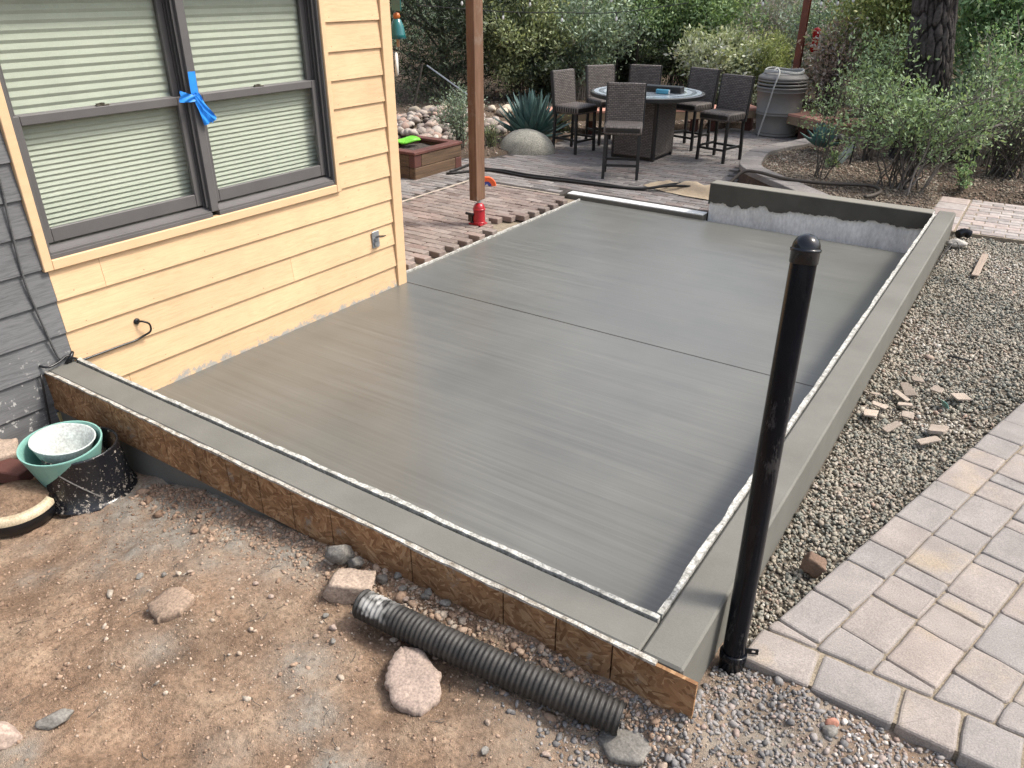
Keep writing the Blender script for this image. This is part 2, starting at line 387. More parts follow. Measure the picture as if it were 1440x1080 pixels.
def garden_z(x, y):
    z = .07+.012*np.clip(y-7, 0, 40)+.05*fbm(x*.5, y*.5, 3, 4)+.02*fbm(x*3, y*3, 9, 3)
    z = z+.16*sstep(.9, 1.6, x)*sstep(6.5, 7.2, y)
    z = z+.10*sstep(3.2, 4.2, -x)*sstep(6, 8, y)*sstep(14, 9, y)
    low = (x > -1.2) & (x < 6.2) & (y > -3.2) & (y < 6.45) | inpoly(x, y, PATIO) | inpoly(x, y, BED) | ((x > -5) & (x < .1) & (y > -1) & (y < 2.95)) | ((x > 3.2) & (x < 6.2) & (y < 7.72) & (y > 6))
    return np.where(low, -.12, z)
v, f = grid(np.arange(-18, 15.01, .11), np.arange(-9, 27.01, .11), garden_z)
structure(mesh_np('garden_ground', v, f, m_soil, smooth=True))
def far_z(x, y):
    r = np.hypot(x, y); inn = (x > -17.5) & (x < 14.5) & (y > -8.5) & (y < 26.5)
    z = .28+.02*np.clip(y-26, 0, 60)+2.5*fbm(x*.02, y*.02, 31, 4)*sstep(30, 90, r)
    return np.where(inn, -.6, z)
ex = np.concatenate([-np.geomspace(900, 20, 26), np.arange(-18, 15.1, 1.5), np.geomspace(17, 900, 26)])
ey = np.concatenate([-np.geomspace(900, 11, 28), np.arange(-9, 27.1, 1.5), np.geomspace(29, 900, 26)])
v, f = grid(ex, ey, far_z); structure(mesh_np('ground', v, f, m_soil, smooth=True))

# bare dirt in front of the slab
def dirt_z(x, y):
    z = -.015+.17*sstep(.55, 2.2, x)-.045*sstep(3.0, 3.5, x)+.034*sstep(3.6, 3.95, x)*sstep(-.5, .1, y)
    z = z+.075*fbm(x*1.6+3, y*1.6, 5, 3)+.048*fbm(x*5, y*5, 7, 3)+.030*fbm(x*15, y*15, 11, 4)+.010*fbm(x*48, y*48, 13, 2)
    z = z+.05*np.exp(-((y+.0)/.13)**2)*sstep(2.5, 3.2, x)*sstep(3.75, 3.62, x)+.02*np.exp(-((y+.02)/.1)**2)*sstep(1.6, 2.4, x)   # banked against the board
    z = z+.03*np.exp(-(((x-1.95)/.16)**2+((y+.55)/.10)**2))                      # humps
    z = z-.035*np.exp(-(((x-2.25)/.22)**2+((y+.95)/.12)**2))
    return z
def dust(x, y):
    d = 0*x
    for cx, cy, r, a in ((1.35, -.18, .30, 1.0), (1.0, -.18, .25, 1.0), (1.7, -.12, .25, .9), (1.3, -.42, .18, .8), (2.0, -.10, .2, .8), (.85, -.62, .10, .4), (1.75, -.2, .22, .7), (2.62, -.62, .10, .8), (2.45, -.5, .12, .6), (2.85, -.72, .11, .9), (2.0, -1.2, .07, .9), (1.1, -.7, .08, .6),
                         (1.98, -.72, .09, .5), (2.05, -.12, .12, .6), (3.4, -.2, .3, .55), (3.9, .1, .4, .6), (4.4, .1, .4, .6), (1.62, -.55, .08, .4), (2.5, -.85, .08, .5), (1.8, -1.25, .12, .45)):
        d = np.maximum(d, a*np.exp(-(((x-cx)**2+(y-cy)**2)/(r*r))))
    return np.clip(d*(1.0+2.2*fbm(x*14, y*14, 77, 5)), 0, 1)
t = NT('bare_dirt'); P = t.coord(rand=False)
col = t.ramp(t.noise(P, 4, 8, .65), [(.30, (.185, .118, .076)), (.5, (.275, .185, .124)), (.7, (.40, .295, .205))])
col = t.mix(col, t.ramp(t.noise(P, 1.7, 4, .6), [(.34, .74), (.5, .95), (.66, 1.22)]), 1.0, 'MULTIPLY')
col = t.mix(col, t.ramp(t.noise(P, 60, 6, .75), [(.34, .52), (.5, 1.0), (.68, 1.38)]), 1.0, 'MULTIPLY')
col = t.mix(col, (.50, .42, .34), t.ramp(t.noise(P, 150, 2), [(.68, 0.0), (.72, .7)]))
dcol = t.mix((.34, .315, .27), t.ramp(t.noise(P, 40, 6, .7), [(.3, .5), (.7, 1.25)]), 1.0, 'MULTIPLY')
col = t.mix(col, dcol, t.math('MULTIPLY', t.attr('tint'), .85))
t.bump(t.math('ADD', t.noise(P, 70, 8, .75), t.noise(P, 260, 3)), .9, .010); m_dirt = t.set(col, .95, .15)
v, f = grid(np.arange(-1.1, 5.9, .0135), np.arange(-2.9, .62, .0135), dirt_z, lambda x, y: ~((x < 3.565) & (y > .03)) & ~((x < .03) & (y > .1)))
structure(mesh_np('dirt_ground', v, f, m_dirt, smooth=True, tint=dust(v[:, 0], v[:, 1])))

# gravel bed on the right
t = NT('gravel_base'); P = t.coord(rand=False)
col = t.ramp(t.noise(P, 45, 6, .7), [(.3, (.06, .05, .04)), (.7, (.22, .19, .15))]); t.bump(t.noise(P, 60, 6), 1.0, .02); t.set(col, .95, .1); m_gbase = t.m
gz = lambda x, y: .108+.018*fbm(x*2, y*2, 41, 3)+.012*fbm(x*9, y*9, 43, 2)
v, f = grid(np.arange(3.5, 6.1, .05), np.arange(.40, 6.7, .05), gz)
structure(mesh_np('gravel_bed', v, f, m_gbase, smooth=True))
m_gravel = MT('crushed_gravel', [(0, (0.094, 0.094, 0.083)), (.15, (0.166, 0.169, 0.144)), (.35, (0.230, 0.216, 0.180)), (.55, (0.288, 0.259, 0.202)), (.72, (0.266, 0.223, 0.176)), (.86, (0.360, 0.324, 0.266)), (.95, (0.259, 0.180, 0.137)), (1, (0.446, 0.418, 0.367))], .75, .4)
m_gravg = MT('grey_gravel', [(0, (.10, .096, .093)), (.35, (.19, .18, .175)), (.6, (.27, .25, .235)), (.82, (.28, .205, .17)), (.93, (.40, .35, .30)), (1, (.62, .58, .53))], .8, .4)
FO = np.array([3.70, .53]); FU = np.array([.2538, .9673]); FV = np.array([.9673, -.2538])      # paver courses
rg = np.random.default_rng(11)
def gravel_pts(n, x0, x1, y0, y1, left_only=True):
    x = rg.uniform(x0, x1, n); y = rg.uniform(y0, y1, n)
    k = (x > 3.59)
    if left_only: k &= ((x-FO[0])*FV[0]+(y-FO[1])*FV[1]) < -.004
    k &= ~((np.hypot(x-3.645, y-.35) < .045))
    return x[k], y[k]
x, y = gravel_pts(12500, 3.585, 4.5, .40, 2.4); s = .0088*np.exp(rg.normal(0, .28, len(x)))
stuff(scatter_stones('gravel', np.column_stack([x, y, gz(x, y)+s*.3+rg.uniform(0, .012, len(x))]), s, m_gravel, 5, (3.9, 1.4, .12), 1))
x, y = gravel_pts(38000, 3.585, 5.6, 2.4, 6.6); s = .0092*np.exp(rg.normal(0, .28, len(x)))
stuff(scatter_stones('gravel', np.column_stack([x, y, gz(x, y)+s*.3+rg.uniform(0, .012, len(x))]), s, m_gravel, 6, (4.2, 4.4, .12), 0))
# small grey stones over the dirt near the pavers and along the board, crumbs everywhere
x = rg.uniform(3.0, 5.2, 24000); y = rg.uniform(-.75, .42, 24000)
k = (rg.random(24000) < sstep(-.45, .1, y+.55*(x-3.3))*1.1*np.clip(.8+1.8*fbm(x*4, y*4, 88, 3), .3, 1)) & (y < .345) & ~((x < 3.6) & (y > -.03)); x, y = x[k], y[k]
s = .0068*np.exp(rg.normal(0, .38, len(x)))
stuff(scatter_stones('gravel', np.column_stack([x, y, dirt_z(x, y)+s*.2]), s, m_gravg, 7, (4, 0, .1), 0))
x = np.concatenate([rg.uniform(-.2, 4.2, 19000), rg.uniform(.9, 3.6, 3200)]); y = np.concatenate([rg.uniform(-1.7, -.02, 19000), -.02-np.abs(rg.normal(0, .10, 3200))])
s = np.where(np.arange(len(x)) < 19000, .0028*np.exp(rg.normal(0, .55, len(x))), .006*np.exp(rg.normal(0, .5, len(x))))
m_crumb = MT('soil_crumb', [(0, (.17, .11, .075)), (.5, (.29, .20, .14)), (.8, (.38, .28, .205)), (.96, (.31, .27, .22)), (1, (.40, .33, .26))], .9, .3)
stuff(scatter_stones('soil_crumbs', np.column_stack([x, y, dirt_z(x, y)+s*.15]), s, m_crumb, 8, (2, -.6, .1), 0))

# ================================================================== SLAB AND KERBS
t = NT('wet_trowelled_concrete'); P = t.coord((.55, 26, 1), rand=False); P2 = t.coord((.9, 60, 1), (0, 0, .03), rand=False); P3 = t.coord(rand=False)
s1 = t.noise(P, 1.0, 5, .6); s2 = t.noise(P2, 1.0, 3, .6); s3 = t.noise(P3, 1.1, 4)
col = t.ramp(s1, [(.28, (.096, .0955, .085)), (.5, (.111, .1105, .099)), (.74, (.127, .1265, .114))])
col = t.mix(col, t.ramp(s2, [(.30, .90), (.5, 1.0), (.70, 1.10)]), 1.0, 'MULTIPLY')
col = t.mix(col, t.ramp(s3, [(.3, .88), (.7, 1.14)]), 1.0, 'MULTIPLY')
col = t.mix(col, t.ramp(t.noise(P3, 34, 5, .75), [(.27, .72), (.34, 1.0), (.72, 1.0), (.78, 1.12)]), 1.0, 'MULTIPLY')
rr = t.math('ADD', t.ramp(s1, [(.3, .31), (.7, .42)]), t.math('MULTIPLY', t.math('ADD', s3, -.5), .18))
t.bump(t.math('ADD', t.math('MULTIPLY', s2, .6), s1), .025, .001); m_slab = t.set(col, rr, .5); t.b.inputs['Coat Weight'].default_value = .22; t.b.inputs['Coat Roughness'].default_value = .30
slab = structure(thing('patio_slab', None, None, (1.7, 3.0, 0)))
for x0, y0, y1 in ((.0, .180, 2.836), (-.112, 2.845, 6.0)):
    v, f = box(x0, 3.415, y0, y1, -.12, 0, .003); mesh_np('slab_panel', v, f, m_slab, slab)
v, f = box(.0, 3.41, 2.83, 2.85, -.12, -.012); mesh_np('joint_bottom', v, f, m_concd, slab)
def ragged_strip(along, a0, a1, b_fix, b_var, z0, z1, seed, amp=.008, n=150):
    """a crusted upright strip; its inner edge wanders"""
    g = G(); s = np.linspace(a0, a1, n); e = b_var+amp*2.2*fbm(s*9, s*0+seed, seed, 5)*np.sign(b_var-b_fix); zt = z1+.010*fbm(s*11, s*0+3, seed+3, 4)
    rows = []
    for b, z in ((np.full(n, b_fix), np.full(n, z0)), (np.full(n, b_fix), zt), (e, zt+.002*fbm(s*60, s*0, seed, 2)), (e, np.full(n, z0))):
        rows.append(np.column_stack([s, b, z] if along == 'x' else [b, s, z]))
    v = np.concatenate(rows); f = []
    for i in range(4):
        for j in range(n-1): a, b = i*n+j, ((i+1) % 4)*n+j; f.append((a, a+1, b+1, b))
    f += [(0, n, 2*n, 3*n), (n-1, 4*n-1, 3*n-1, 2*n-1)]; return v, f
nc = thing('concrete_kerb', 'low fresh concrete kerb along the near end of the slab, behind the chipboard form', 'kerb', (1.7, .07, 0))
v, f = box(.004, 3.4375, .003, .1455, -.2, .362, .006); mesh_np('kerb_body', v, f, m_conc, nc)
v, f = ragged_strip('x', .004, 3.43, .1575, .177, -.1, .364, 3, .009, 260); mesh_np('form_strip', v, f, m_foam, nc)
rc = thing('concrete_kerb', 'long fresh concrete kerb down the right side of the slab beside the gravel', 'kerb', (3.51, 3.1, 0))
v, f = box(3.4415, 3.58, .003, 6.27, -.2, .363, .008); mesh_np('kerb_body', v, f, m_conc, rc)
v, f = ragged_strip('y', .184, 6.12, 3.434, 3.414, -.1, .364, 7, .006, 420); mesh_np('form_strip', v, f, m_foam, rc)
fw = thing('parapet_wall', 'low plastered wall across the far end, dark plaster above ragged white skim', 'wall', (2.4, 6.2, 0))
v, f = box(1.336, 3.408, 6.138, 6.27, -.1, .352, .004); mesh_np('wall_core', v, f, m_white, fw)
g = G(); n = 190; s = np.linspace(1.33, 3.41, n)
zb = .150+.030*(s-1.33)+.075*fbm(s*6, s*0, 21, 6)+.05*fbm(s*22, s*0, 23, 3)+.018*sstep(.35, .6, vnoise(s*11, s*0, 8))
v = np.concatenate([np.column_stack([s, np.full(n, yy), zz]) for yy, zz in ((6.137, zb), (6.121, zb+.003), (6.118, np.full(n, .356)), (6.128, np.full(n, .362)), (6.276, np.full(n, .362)), (6.276, np.full(n, .0)))])
f = [(i*n+j, i*n+j+1, (i+1)*n+j+1, (i+1)*n+j) for i in range(5) for j in range(n-1)]; g.add(v, f)
v, f = box(1.328, 1.3355, 6.118, 6.276, .14, .362); g.add(v, f)
v, f = box(1.3295, 3.41, 6.2705, 6.276, -.05, .36); g.add(v, f)
t = NT('parapet_plaster'); P = t.coord(rand=False); sz = t.n('ShaderNodeSeparateXYZ'); t.l(P, sz.inputs[0])
col = t.ramp(t.noise(P, 4, 5), [(.3, (.068, .065, .055)), (.7, (.098, .094, .08))])
col = t.mix(col, (.26, .245, .21), t.ramp(sz.outputs['Z'], [(.3605, 0.0), (.3615, 1.0)])); t.bump(t.noise(P, 80, 6), .3, .003); t.set(col, .8, .25)
g.build('plaster_coat', t.m, fw)
sl = thing('concrete_sill', 'white topped concrete sill at the far left end of the slab', 'sill', (.5, 6.06, 0))
v, f = box(-.31, 1.327, 6.004, 6.13, -.12, .038, .004); mesh_np('sill_body', v, f, m_concd, sl)
v, f = box(-.30, 1.327, 6.010, 6.135, .0385, .052, .004); mesh_np('sill_board', v, f, M('white_painted_board', (.72, .73, .71), (.55, .56, .54), 9, .6, .3, 60, .003), sl)
st = mesh_np('stake', *box(-.018, .018, -.012, .012, 0, .11, .003), M('brass_stake', (.42, .33, .16), None, 9, .5), loc=(-.085, 5.985, -.02)); tag(st, 'small yellow stake standing at the far left corner of the slab', 'stake')
es = mesh_np('edge_board', *ragged_strip('y', 2.86, 5.99, -.135, -.115, -.1, .014, 15, .004, 120), m_foam, loc=(-.12, 4.4, 0)); tag(es, 'thin pale form strip between the brick paving and the slab', 'board')
# chipboard form in front of the near kerb
t = NT('chipboard'); P = t.coord(rand=False)
def flakes(rot, sc, off):
    r1 = t.n('ShaderNodeMapping'); t.l(P, r1.inputs[0]); r1.inputs['Rotation'].default_value = (0, rot, 0); r1.inputs['Location'].default_value = off
    r2 = t.n('ShaderNodeMapping'); t.l(r1.outputs[0], r2.inputs[0]); r2.inputs['Scale'].default_value = sc
    nz = t.n('ShaderNodeTexNoise'); nz.inputs['Scale'].default_value = 9; t.l(P, nz.inputs['Vector']); sv = t.n('ShaderNodeVectorMath', operation='SCALE'); sv.inputs['Scale'].default_value = .9; t.l(nz.outputs['Color'], sv.inputs[0])
    w = t.n('ShaderNodeVectorMath', operation='ADD'); t.l(r2.outputs[0], w.inputs[0]); t.l(sv.outputs[0], w.inputs[1])
    vo = t.n('ShaderNodeTexVoronoi'); vo.inputs['Scale'].default_value = 1; t.l(w.outputs[0], vo.inputs['Vector']); b = t.n('ShaderNodeRGBToBW'); t.l(vo.outputs['Color'], b.inputs[0]); return b
bA, bB, bw = flakes(.35, (24, 1, 84), (0, 0, 0)), flakes(-.6, (22, 1, 80), (3, 0, 2)), flakes(1.2, (25, 1, 88), (7, 0, 5))
mA = t.mix(bA.outputs[0], bB.outputs[0], t.ramp(t.noise(P, 16, 2), [(.49, 0.0), (.51, 1.0)])); mA = t.mix(mA, bw.outputs[0], t.ramp(t.noise(P, 12, 2), [(.56, 0.0), (.58, 1.0)]))
col = t.ramp(mA, [(.15, (0.201, 0.101, 0.048)), (.42, (0.287, 0.155, 0.076)), (.62, (0.345, 0.198, 0.099)), (.88, (0.460, 0.293, 0.161))])
col = t.mix(col, t.ramp(t.noise(P, 3.2, 5, .65), [(.35, .6), (.65, 1.15)]), 1.0, 'MULTIPLY')
col = t.mix(col, (.27, .25, .21), t.ramp(t.noise(P, 9, 6, .75), [(.58, 0.0), (.68, .65)]))
t.bump(bw.outputs[0], .5, .003); m_osb = t.set(col, .75, .2)
m_osbtop = M('crusted_board_edge', (.56, .54, .49), (.20, .17, .13), 26, .9, .8, 70, .006, speck=.4)
ob = thing('chipboard_form', 'long chipboard form board with saw kerfs against the near kerb', 'form board', (1.8, -.006, .2))
seam = [-.02, .24, .446, .61, .80, 1.03, 1.265, 1.48, 1.69, 1.89, 2.116, 2.53, 2.94, 3.15, 3.355, 3.635]
zb = lambda x: .135+.02*min(1, max(0, x/2))+.006*math.sin(x*2.1)
for i in range(len(seam)-1):
    a, b = seam[i]+.003, seam[i+1]-.003
    vv = np.array([(a, -.014, zb(a)), (b, -.014, zb(b)), (b, -.014, .352), (a, -.014, .352), (a, -.001, zb(a)), (b, -.001, zb(b)), (b, -.001, .352), (a, -.001, .352)])
    mesh_np('board_segment', vv, [(0, 1, 2, 3), (5, 4, 7, 6), (3, 2, 6, 7), (1, 0, 4, 5), (0, 3, 7, 4), (1, 5, 6, 2)], m_osb, ob)
v, f = ragged_strip('x', -.02, 3.5, .001, -.0155, .3525, .362, 29, .006, 200); mesh_np('crusted_edge', v, f, m_osbtop, ob)

# ================================================================== PAVING
def clip(poly, nx, ny, d):
    out = []; n = len(poly)
    for i in range(n):
        a, b = poly[i], poly[(i+1) % n]; da, db = a[0]*nx+a[1]*ny-d, b[0]*nx+b[1]*ny-d
        if da >= 0: out.append(a)
        if (da >= 0) != (db >= 0): k = da/(da-db); out.append((a[0]+(b[0]-a[0])*k, a[1]+(b[1]-a[1])*k))
    return out
def roundpoly(P, r, k=3, jit=0, rg=None):
    P = [np.array(p) for p in P]; out = []; n = len(P)
    for i in range(n):
        a, b, c = P[i-1], P[i], P[(i+1) % n]; u, w = a-b, c-b; lu, lw = np.linalg.norm(u), np.linalg.norm(w); q = min(r, lu*.4, lw*.4)
        p0, p1 = b+u/lu*q, b+w/lw*q
        for t in np.linspace(0, 1, k):
            pt = (1-t)**2*p0+2*t*(1-t)*b+t*t*p1
            if jit: pt = pt+rg.normal(0, jit, 2)
            out.append(pt)
        if jit and lw > .1: out.append(b+w*.5+rg.normal(0, jit, 2))
    return out
t = NT('tumbled_paver'); P = t.coord(rand=True); orr = t.orand()
base = t.ramp(orr, [(0, (0.251, 0.225, 0.206)), (.3, (0.235, 0.216, 0.202)), (.55, (0.274, 0.238, 0.212)), (.8, (0.260, 0.230, 0.208)), (1, (0.296, 0.247, 0.214))])
col = t.mix(base, t.ramp(t.noise(P, 7, 5), [(.3, .84), (.7, 1.12)]), 1.0, 'MULTIPLY')
col = t.mix(col, (.40, .30, .17), t.math('MULTIPLY', t.ramp(t.noise(P, 4, 4), [(.55, 0.0), (.75, .45)]), t.ramp(orr, [(.4, 0.0), (.8, 1.0)])))
col = t.mix(col, t.ramp(t.noise(P, 190, 4, .7), [(.33, .72), (.5, 1.0), (.7, 1.3)]), 1.0, 'MULTIPLY')
t.bump(t.math('ADD', t.noise(P, 180, 4, .7), t.math('MULTIPLY', t.noise(P, 22, 4), 1.2)), .5, .004); m_paver = t.set(col, .85, .25)
m_sand = M('joint_sand', (.29, .24, .175), (.20, .165, .12), 25, .95, .6, 150, .006, speck=.4)
pv = structure(thing('paver_path', None, None, (4.2, 1.5, .12)))
pl = clip(clip([(3.66, .352), (6.0, .352), (6.0, 4.0), (3.66, 4.0)], FV[0], FV[1], FV@FO+.012), 0, 1, .362)
mesh_np('joint_sand', *prism(pl+[], .06, .160), m_sand, pv)
rg = np.random.default_rng(4)
def paver(poly, z=.17, ch=.009):
    P = roundpoly(poly, .013, 3, .0016, rg); v, f = prism(P, .115, z, ch)
    tx, ty = rg.normal(0, .008, 2); c = v.mean(0); k = v[:, 2] > .13
    v[k, 2] += (v[k, 0]-c[0])*tx+(v[k, 1]-c[1])*ty+rg.normal(0, .0016); mesh_np('paver', v, f, m_paver, pv, smooth=False)
bx = [3.664, 3.893, 4.148, 4.322, 4.49, 4.73, 4.9, 5.15, 5.32, 5.57, 5.8]
for a, b in zip(bx, bx[1:]):
    q = [(a+.004, .349), (b-.004, .349), (b-.004, .519), (a+.004 if a > 3.7 else 3.685, .519)]; paver(q)
cv = [0, .162, .336, .511, .683, .857, 1.03, 1.2, 1.374, 1.546, 1.72, 1.892, 2.066]
J0 = [-.02, .065, .30, .561, .742, .982, 1.215, 1.39, 1.665, 1.82, 2.01, 2.22, 2.535, 2.72, 2.97, 3.14, 3.4]
J1 = [-.1, .197, .441, .607, .712, .97, 1.14, 1.4, 1.57, 1.66, 1.92, 2.09, 2.33, 2.5, 2.76, 2.93, 3.17, 3.34]
for c in range(len(cv)-1):
    if c == 0: J = J0
    elif c == 1: J = J1
    else:
        J = [-.15+.04*c+rg.uniform(0, .1)]
        while J[-1] < 3.3: J.append(J[-1]+rg.choice([.25, .168, .235, .088, .17], p=[.32, .26, .2, .12, .1]))
    for a, b in zip(J, J[1:]):
        uv = [(a+.0018, cv[c]+.0018), (a+.0018, cv[c+1]-.0018), (b-.0018, cv[c+1]-.0018), (b-.0018, cv[c]+.0018)]
        q = [tuple(FO+FU*u+FV*w) for u, w in uv]; q = clip(q, 0, 1, .528)
        if len(q) < 3: continue
        A = .5*abs(sum(q[i-1][0]*q[i][1]-q[i][0]*q[i-1][1] for i in range(len(q))))
        if A < .0008: continue
        s = sum((q[i-1][0]*q[i][1]-q[i][0]*q[i-1][1]) for i in range(len(q)))
        paver(q if s > 0 else q[::-1])

def brick_mat(name, stops, dirt):
    t = NT(name); P = t.coord(rand=True)
    col = t.ramp(t.orand(), stops); wn = t.n('ShaderNodeTexWhiteNoise', noise_dimensions='1D'); t.l(t.orand(), wn.inputs['W']); col = t.mix(col, t.ramp(wn.outputs['Value'], [(0, .76), (1, 1.26)]), 1.0, 'MULTIPLY')
    col = t.mix(col, t.ramp(t.noise(P, 22, 5), [(.3, .78), (.7, 1.15)]), 1.0, 'MULTIPLY'); col = t.mix(col, dirt, t.ramp(t.noise(P, 9, 5), [(.48, 0.0), (.75, .55)]))
    t.bump(t.noise(P, 120, 5), .4, .003); return t.set(col, .85, .25)
m_rbr = brick_mat('red_brick_paver', [(0, (0.164, 0.119, 0.102)), (.35, (0.205, 0.161, 0.140)), (.6, (0.221, 0.183, 0.161)), (.85, (0.185, 0.149, 0.132)), (1, (0.230, 0.170, 0.144))], (0.258, 0.217, 0.182))
m_gbr = brick_mat('grey_brick_paver', [(0, (0.153, 0.140, 0.132)), (.4, (0.190, 0.176, 0.166)), (.7, (0.215, 0.196, 0.182)), (1, (0.180, 0.146, 0.131))], (.20, .175, .155))
m_pbr = brick_mat('pale_brick_paver', [(0, (.26, .235, .222)), (.5, (.32, .285, .268)), (1, (.30, .245, .222))], (.36, .32, .285))
bk = []
for i in range(3):
    P = roundpoly([(-.097, -.047), (.097, -.047), (.097, .047), (-.097, .047)], .006, 2); v, f = prism(P, -.055, 0, .006)
    me = D.meshes.new('brick'); me.from_pydata(v.tolist(), [], f); me.materials.append(m_rbr); bk.append(me)
gk = []
for i in range(2): me = bk[i].copy(); me.materials[0] = m_gbr; gk.append(me)
pk = []
for i in range(2): me = bk[i].copy(); me.materials[0] = m_pbr; pk.append(me)
rg = np.random.default_rng(21)
m_sandg = M('grey_joint_sand', (.14, .12, .10), (.09, .078, .068), 25, .95, .5, 150, .004)
bp = structure(thing('brick_patio', None, None, (-.8, 4.4, 0)))
mesh_np('bedding_sand', *prism([(-1.6, 2.87), (-.47, 2.87), (-.47, 5.88), (-1.6, 5.88)], -.02, .041), m_sandg, bp)
mesh_np('bedding_sand', *prism([(-1.56, 2.86), (-.137, 2.86), (-.137, 5.99), (-.32, 5.99), (-1.56, 5.86)], -.09, -.008), m_sand, bp)
org = np.array(bp.location)
for r in range(30):
    y = 2.915+.1*r; off = .1*(r % 2)
    for c in range(8):
        x = -.235-.2*c-off+ (0.0 if c else rg.uniform(-.012, .02))
        if x < -1.62: continue
        if c == 0 and (17 <= r <= 18 or r == 16 and off == 0): continue
        lift = .012 if (c == 0 and r in (19, 20, 21)) else 0
        share('brick', bk[rg.integers(0, 3)], bp, tuple(np.array([x, y, .05+lift+rg.normal(0, .0018)])-org), (rg.normal(0, .012), rg.normal(0, .012), rg.normal(0, .012) if c else rg.normal(0, .05)))
for a, b in (((-1.60, 2.9), (-1.60, 5.86)), ((-1.62, 5.895), (-.33, 5.905))):
    d = np.array(b)-np.array(a); n = 60; s = np.linspace(0, 1, n); w = .020+.02*fbm(s*20, s*0, 3, 3); nr = np.array([-d[1], d[0]])/np.linalg.norm(d)
    c = np.array(a)+s[:, None]*d; L, Rr = c+nr*w[:, None], c-nr*w[:, None]
    v = np.concatenate([np.column_stack([L, np.full(n, .048)]), np.column_stack([Rr, np.full(n, .048)]), np.column_stack([c, np.full(n, .056)])])
    f = [(j, j+1, 2*n+j+1, 2*n+j) for j in range(n-1)]+[(2*n+j, 2*n+j+1, n+j+1, n+j) for j in range(n-1)]
    mesh_np('edge_mortar', v, f, M('pale_mortar', (.42, .36, .29), (.27, .225, .18), 20, .9, .5, 90, .004), bp)
pt = structure(thing('stone_patio', None, None, (-.5, 8, 0)))
mesh_np('bedding_sand', *prism(PATIO[:-4]+[(-.33, 6.15), (-.33, 5.91), (-1.61, 5.91), (-1.61, 2.9)], -.1, .043), M('dark_joint', (.07, .06, .052), None, 30, .95), pt)
cand = []
for r in range(-2, 92):
    y = 2.95+.1*r
    for c in range(-16, 14):
        x = .2*c+.1*(r % 2)
        if x > -1.62 and y < 5.96: continue
        cs = [(x+a, y+b) for a in (-.09, .09) for b in (-.045, .045)]
        if all(inpoly(np.array([q[0]]), np.array([q[1]]), PATIO)[0] for q in cs): cand.append((x, y))
def seen(q):
    x, y = q; e = (2.838-y)/( -1.644-y); xw = x+(4.06-x)*e     # hidden behind the house corner?
    return not (y > 2.84 and x < 0 and xw < 0)
cand.sort(key=lambda q: (not seen(q), math.hypot(q[0]-4.06, q[1]+1.64)))
org = np.array(pt.location)
for x, y in cand[:298]:
    share('brick', gk[rg.integers(0, 2)], pt, tuple(np.array([x, y, .05+rg.normal(0, .0015)])-org), (rg.normal(0, .01), rg.normal(0, .01), rg.normal(0, .008)))
g = G(); P = roundpoly([(-.097, -.047), (.097, -.047), (.097, .047), (-.097, .047)], .006, 2); bv, bf = prism(P, -.02, 0, .006); tn = []
for x, y in cand[298:]:
    g.add(bv+np.array([x, y, .05+rg.normal(0, .0015)]), bf, rg.random())
stuff(g.build('bricks', MT('grey_brick_mass', [(0, (0.153, 0.140, 0.132)), (.4, (0.190, 0.176, 0.166)), (.7, (0.215, 0.196, 0.182)), (1, (0.180, 0.146, 0.131))], .85, .3), pt))
# pale brick path beyond the right kerb
pp = structure(thing('brick_path', None, None, (4.0, 7.2, .1)))
mesh_np('bedding_sand', *prism([(3.3, 6.44), (6.1, 6.58), (6.1, 7.98), (3.3, 7.86)], .02, .146), m_sand, pp); org = np.array(pp.location)
for i in range(5): # wide edge slabs
    P = roundpoly([(3.31, 6.46+.28*i), (3.585, 6.46+.28*i), (3.585, 6.732+.28*i), (3.31, 6.732+.28*i)], .01, 2); mesh_np('edge_slab', *prism(P, .1, .155, .008), m_pbr, pp)
for r in range(14):
    for c in range(12):
        x = 3.70+.2*c+.1*(r % 2); y = 6.53+.1*r+.03*(x-3.6)
        if c == 0 and r % 2: share('brick', pk[0], pp, tuple(np.array([3.645, y, .152])-org), (0, 0, .03), (.46, 1, 1))
        if x < 5.6: share('brick', pk[rg.integers(0, 2)], pp, tuple(np.array([x, y, .152+rg.normal(0, .001)])-org), (rg.normal(0, .008), rg.normal(0, .008), .03))

# ================================================================== HOUSE
hs = thing('house', 'house corner with cream and grey lap siding and a double window', 'house', (0, 1.0, 0))
mesh_np('wall_core', *box(-5.0, -.13, -6, 2.80, -.3, 2.95), M('inner_wall', (.05, .045, .04)), hs)
g = G()
for a in ((-.13, -.002, -6, .13, -.3, 2.95), (-.13, -.002, 2.205, 2.835, -.3, 2.95), (-.13, -.002, .13, 2.205, -.3, .90), (-.13, -.002, .13, 2.205, 2.215, 2.95), (-5, -.13, 2.80, 2.835, -.3, 2.95)): g.add(*box(*a))
g.build('sheathing', m_yel, hs)
def plank(y0, y1, k, mat, zt=None, zbot=None, label=None):
    zb_ = .17+.178*k if zbot is None else zbot; z1 = .17+.178*(k+1)+.016 if zt is None else zt
    xb = .021; xt = .021-.0155*(z1-zb_)/.194
    v = [(-.001, y0, zb_), (xb, y0, zb_), (xt, y0, z1), (-.001, y0, z1), (-.001, y1, zb_), (xb, y1, zb_), (xt, y1, z1), (-.001, y1, z1)]
    o = mesh_np('siding_board', v, [(0, 1, 2, 3), (5, 4, 7, 6), (1, 5, 6, 2), (0, 4, 5, 1), (3, 2, 6, 7)], mat, hs)
    if label: o['label'] = label
yb = .148; W0, W1, WZ0, WZ1 = .122, 2.213, .868, 2.26      # outer edge of the window trim
